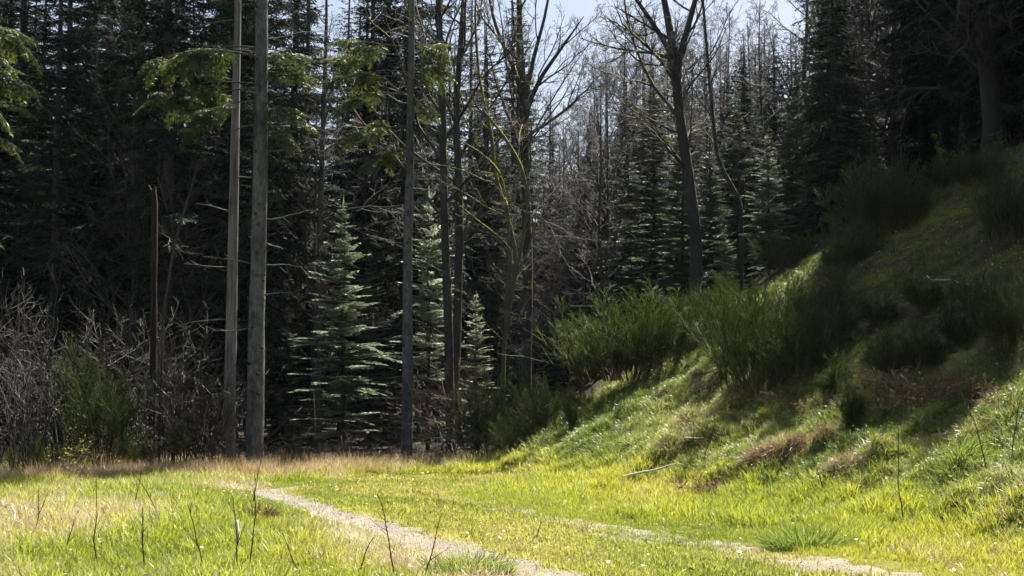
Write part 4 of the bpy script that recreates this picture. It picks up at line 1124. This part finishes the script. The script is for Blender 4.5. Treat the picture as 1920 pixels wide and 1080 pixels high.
rng = np.random.default_rng(700)
def sample(n, y0, y1, margin=2.5):
    y = y0 + (y1 - y0) * rng.random(n) ** 1.0
    w = .37 * y + margin
    # even per square metre: keep wide rows fully
    wm = .37 * y1 + margin
    x = (rng.random(n) * 2 - 1) * wm
    m = np.abs(x) < w
    return x[m], y[m]
x, y = sample(480000, 9.5, 37)
d = foot_d(x, y); fm = forest_mask(x, y)
dl, hl = seg_dist(x, y, TRACK_L, HALF_L); dr, hr = seg_dist(x, y, TRACK_R, HALF_R)
tr = np.maximum(smooth(1.12, .75, dl / np.maximum(hl, .02)) * (.95 + .05 * vnoise(x * 1.3, y * 1.3 + 9)).clip(0, .99), smooth(1.05, .45, dr / np.maximum(hr, .02)) * (.28 + .38 * smooth(17, 12.5, y) + .35 * vnoise(x * .8 + 50, y * .8)).clip(.05, .92))
# inside the path: between the tracks, right of the left one and left of the right one
xl = np.interp(y, TRACK_L[:, 1], TRACK_L[:, 0]); xr = np.interp(y, TRACK_R[:, 1], TRACK_R[:, 0])
xr = np.where(y > 24.4, xl + 3.6, xr)
inpath = smooth(-.25, .25, x - xl) * smooth(.55, .05, x - xr) * (y < 31)
bank = smooth(.5, 1.4, d)
pn = vnoise(x * .55 + 20, y * .55); pn2 = vnoise(x * 1.7, y * 1.7 + 40); pn3 = vnoise(x * 5, y * 5)
keep_d = np.clip(1.25 - (y - 12) / 45, .4, 1)
u = rng.random(len(x))
left = (x < xl) & (d < 0)
edge_dry = smooth(3.0, .3, np.interp(x, EDGE_X, EDGE_Y) - y) * (d < .6)
straw_w = np.where(left, np.clip(.10 + .55 * pn + .35 * smooth(-1.5, -6, x) + .45 * pn2, 0, .85), 0)
straw_w = np.maximum(straw_w, edge_dry * np.clip(.42 + .75 * pn2 + .3 * pn3, 0, .95) * (.25 + .75 * smooth(-.45, .25, pn)))
straw_w = np.maximum(straw_w, bank * np.clip(.08 + .5 * pn2 + .35 * pn, 0, .65) * smooth(4.5, 2.5, d))
straw_w = np.maximum(straw_w, (1 - bank) * (d > -.6) * np.clip(.06 + .5 * pn + .25 * pn2, 0, .6))
grow = (1 - tr) * (1 - .88 * fm)
dens_bank = np.interp(d, [2.5, 4.5], [1.0, .42]) * (1 + .5 * pn2 * (d > 3)).clip(.3, 1.3)
u2 = rng.random(len(x))
is_turf = (u2 < inpath)
is_straw = ~is_turf & (rng.random(len(x)) < straw_w)
is_bank = ~is_turf & ~is_straw & (rng.random(len(x)) < bank)
is_lush = ~is_turf & ~is_straw & ~is_bank
z = H(x, y)
P = np.stack([x, y, z], -1)
tus = np.zeros(len(x))
for (cx, cy, rx, ry, a, hh) in NAMED:
    ca, sa = math.cos(a), math.sin(a)
    tus = np.maximum(tus, np.exp(-(((x - cx) * ca + (y - cy) * sa) / (rx * .9)) ** 2 - ((-(x - cx) * sa + (y - cy) * ca) / (ry * 1.3)) ** 2))
base_keep = (u < grow * keep_d * dens_bank * (1 - .9 * (tus > .45)))
dist_s = np.interp(y, [12, 32], [1.0, 1.25])

m = base_keep & is_turf
scatter('turf', 'short yellow-green turf between the wheel tracks', 'grass', P[m], rng.integers(0, 4, m.sum()), dist_s[m] * rng.uniform(.7, 1.5, m.sum()) * (1 + .8 * np.clip(pn2[m], 0, 1)),
        np.clip(.5 + .45 * pn[m] + .3 * pn3[m] + rng.normal(size=m.sum()) * .12, 0, 1), SRC_TURF, rng)
m = base_keep & is_lush & (rng.random(len(x)) < .75)
verge = smooth(-1.0, .1, d) * smooth(1.4, .6, d)
scatter('grass', 'lush bright green grass of the meadow and verge', 'grass', P[m], np.where(rng.random(m.sum()) < np.where(verge[m] > .3, .75, .5), rng.integers(0, 4, m.sum()), rng.integers(4, 7, m.sum())),
        dist_s[m] * rng.uniform(.6, 1.25, m.sum()) * (1 + .5 * pn2[m] + .25 * np.clip(pn3[m], 0, 1) - .05 * verge[m]) * (1 - .62 * smooth(1.3, .15, np.minimum(np.abs(dl[m] - hl[m]), np.abs(dr[m] - hr[m])))),
        np.clip(.5 + .35 * pn[m] + .2 * pn3[m] + .15 * verge[m] + rng.normal(size=m.sum()) * .1, 0, 1), SRC_LUSH, rng)
m = base_keep & is_straw & (rng.random(len(x)) < .6 + .4 * (edge_dry > .3))
scatter('dry_grass', 'pale dry grass lying between the green', 'grass', P[m], np.where(edge_dry[m] > .35, rng.integers(4, 6, m.sum()), rng.integers(0, 6, m.sum())), dist_s[m] * rng.uniform(.5, 1.1, m.sum()) * (1 + .5 * (edge_dry[m] > .35)),
        np.clip(.45 + .3 * pn2[m] - .12 * edge_dry[m] + .32 * left[m] * (edge_dry[m] < .3) + rng.normal(size=m.sum()) * .2, 0, 1), SRC_STRAW, rng, .3)  # left meadow straw also whitened: glints of lying grass put into the tint
m = base_keep & is_bank & (rng.random(len(x)) < .8)
scatter('bank_grass', 'tussocky darker grass covering the bank', 'grass', P[m], rng.integers(0, 4, m.sum()), dist_s[m] * rng.uniform(.5, 1.15, m.sum()) * (1 + .45 * pn2[m]) * np.interp(d[m], [1.5, 4.5], [1.0, .6]),
        np.clip(.5 + .35 * pn[m] + .25 * pn3[m] + rng.normal(size=m.sum()) * .15, 0, 1), SRC_BANK, rng, .3)
# stones on the wheel tracks and pale leaf litter, also standing in for glints on the grass
def pebble(seed):
    rg = np.random.default_rng(seed); mb = MB()
    t = np.linspace(-1, 1, 5); mb.tubes(np.stack([0 * t, 0 * t, t * .6], -1)[None] * .012, (np.sqrt(np.maximum(1 - t * t, .02)) * .013)[None], 6, .5, 0, 1 + .2 * rg.normal(size=(1, 5, 6)))
    return mb.mesh('pebble', [M['stone']])
m = (rng.random(len(x)) < tr * .55)
scatter('gravel', 'small stones on the bare wheel tracks', 'gravel', P[m] + (0, 0, .012), rng.integers(0, 3, m.sum()), rng.uniform(.3, .9, m.sum()) * (1 + (rng.random(m.sum()) > .97)), rng.random(m.sum()), source('pebble', [pebble(i) for i in range(3)]), rng, .5)
def bit(seed):
    rg = np.random.default_rng(seed); mb = MB()
    mb.quads(diamonds(np.zeros((1, 3)), np.array([[1.0, 0, .15]]), np.array([.045]), np.array([.010]), rg, .5), rg.random())
    return mb.mesh('bit', [M['litter']])
m = (rng.random(len(x)) < np.where(fm > .4, .12, .03 + .012 * bank + .03 * edge_dry)) & (tr < .3)
scatter('litter_and_glints', 'scattered pale dead leaves and stem bits, some standing in for grass glints', 'leaf litter', P[m] + np.stack([0 * x[m], 0 * x[m], rng.uniform(.01, .16, m.sum()) * (fm[m] < .4)], -1), rng.integers(0, 4, m.sum()), rng.uniform(.6, 1.4, m.sum()), rng.random(m.sum()), source('bit', [bit(i) for i in range(4)]), rng, .6)

sb = bpy.data.collections.new('far_spruce'); sb.objects.link(bpy.data.objects.new('far_spruce_00', CONE['spruce_b'][0]))
fz = H(*FAR); nf = len(fz)
scatter('far_wood', 'dark wall of distant spruce wood closing the view', 'wood', np.stack([FAR[0], FAR[1], fz], -1), np.zeros(nf), rng.uniform(.8, 1.05, nf) * np.where((FAR[0] / FAR[1] > .0) & (FAR[0] / FAR[1] < .07), .8, 1), rng.random(nf), sb, rng, .01)

# distinct tussocks and clumps
def tussock_mesh(seed, w, dp, h, mats, n=420, hang=1.2, g=(0, 0, 0), rot=0.0, ln=1.0):
    rng = np.random.default_rng(seed); mb = MB()
    a = rng.random(n) * 6.28; r = np.sqrt(rng.random(n))
    X0 = np.cos(a) * r * w; Y0 = np.sin(a) * r * dp
    X = X0 * math.cos(rot) - Y0 * math.sin(rot); Y = X0 * math.sin(rot) + Y0 * math.cos(rot)
    S = np.stack([X, Y, H(g[0] + X, g[1] + Y) - g[2] - .03 + h * np.exp(-(r ** 2) * 1.5)], -1)
    D = unit(np.stack([np.cos(a) * .5, np.sin(a) * .5 - .25, np.full(n, .8)], -1) + rng.normal(size=(n, 3)) * .3)
    L = rng.uniform(.15, .34, n) * ln; side = unit(np.cross(D, rng.normal(size=(n, 3))))
    d = D; P = [S]
    for i in range(3):
        P.append(P[-1] + d * (L / 3)[:, None]); d = unit(d + np.array([0, 0, -1.0]) * hang / 3)
    t = rng.random(n)
    for i, (a0, a1) in enumerate(((1, .9), (.9, .6), (.6, .08))):
        wv = .0048
        q = np.stack([P[i] - side * wv * a0, P[i] + side * wv * a0, P[i + 1] + side * wv * a1, P[i + 1] - side * wv * a1], 1)
        mb.quads(q, t, 0)
    return mb.mesh('tussock', mats)
for i, (px, py, w, dp, h, mk, lab) in enumerate([(1478, 868, .95, .22, .10, 'tuss_brown', 'long brown overhanging grass tussock on the sunny bank'), (1594, 887, .5, .18, .08, 'straw2', 'smaller pale tussock right of the long brown one'),
        (1330, 925, .5, .25, .12, 'bracken', 'low rusty tussock right of the pale fallen stick'), (1510, 1030, .42, .28, .22, 'green2', 'dense green clump shading itself beside the right wheel track'), (160, 925, .22, .2, .22, 'green2', 'bright green leafy clump before the left thicket'),
        (485, 975, .2, .16, .16, 'bracken', 'small brown tussock in the meadow left of the wheel track'), (1265, 838, .35, .2, .16, 'straw2', 'pale tussock on the middle of the sunny bank'), (880, 1078, .4, .25, .2, 'green2', 'dark green clump at the bottom edge left of the wheel track'),
        (1800, 860, .35, .25, .25, 'green2', 'tall green clump on the right bank')]):
    if mk == 'tuss_brown' and mk not in M:
        M[mk] = leaf_mat('tussock_brown', [(0, (.12, .075, .035)), (.5, (.27, .19, .10)), (1, (.46, .38, .23))], .35, .45, .4)
    if mk == 'straw2' and 'straw2' not in M:
        M['straw2'] = leaf_mat('tussock_straw', [(0, (.14, .12, .05)), (.5, (.3, .24, .12)), (1, (.5, .44, .3))], .35, .42, .5)
    if mk == 'green2' and 'green2' not in M:
        M['green2'] = leaf_mat('tussock_green', [(0, (.05, .10, .018)), (.5, (.13, .185, .03)), (1, (.26, .27, .06))], .55, .4, .5, False, 1.4)
    g = ground_at(px, py); green = mk == 'green2'
    if i < 2:
        g = np.array([NAMED[i][0], NAMED[i][1], 0]); g[2] = float(H(g[0], g[1])); w = NAMED[i][2]
    single('grass_tussock', tussock_mesh(800 + i, w, dp, h * (.4 if green else .3), [M[mk]], 2200 if w > .6 else 1100 if w > .4 else 700, .7 if green else 1.3, g, NAMED[i][4] if i < 2 else 0, .8), lab, 'tussock', g, 0, 1, 'grass tussocks')
print('background spruces', n_bg)

# ------------------------------------------------------------------ the air
hm, nt, out = mat_new('haze')
v = nt.nodes.new('ShaderNodeVolumePrincipled'); v.inputs['Color'].default_value = (.62, .80, 1.0, 1)
v.inputs['Density'].default_value = 0.00008; v.inputs['Anisotropy'].default_value = 0.3
nt.links.new(v.outputs[0], out.inputs['Volume'])
zlo = float(GZ.min()) - 1.0; X0, X1, Y0, Y1, Z1 = gx[0] - 2, gx[-1] + 2, gy[0] - 2, gy[-1] + 2, 42.0
hv = [(x_, y_, z_) for z_ in (zlo, Z1) for y_ in (Y0, Y1) for x_ in (X0, X1)]
me = bpy.data.meshes.new('haze'); me.from_pydata(hv, [], [(0, 2, 3, 1), (4, 5, 7, 6), (0, 1, 5, 4), (2, 6, 7, 3), (0, 4, 6, 2), (1, 3, 7, 5)]); me.materials.append(hm)
hz = bpy.data.objects.new('haze', me); COL.objects.link(hz); hz['kind'] = 'stuff'; hz['label'] = 'thin blue haze in the forest air'; hz['category'] = 'haze'
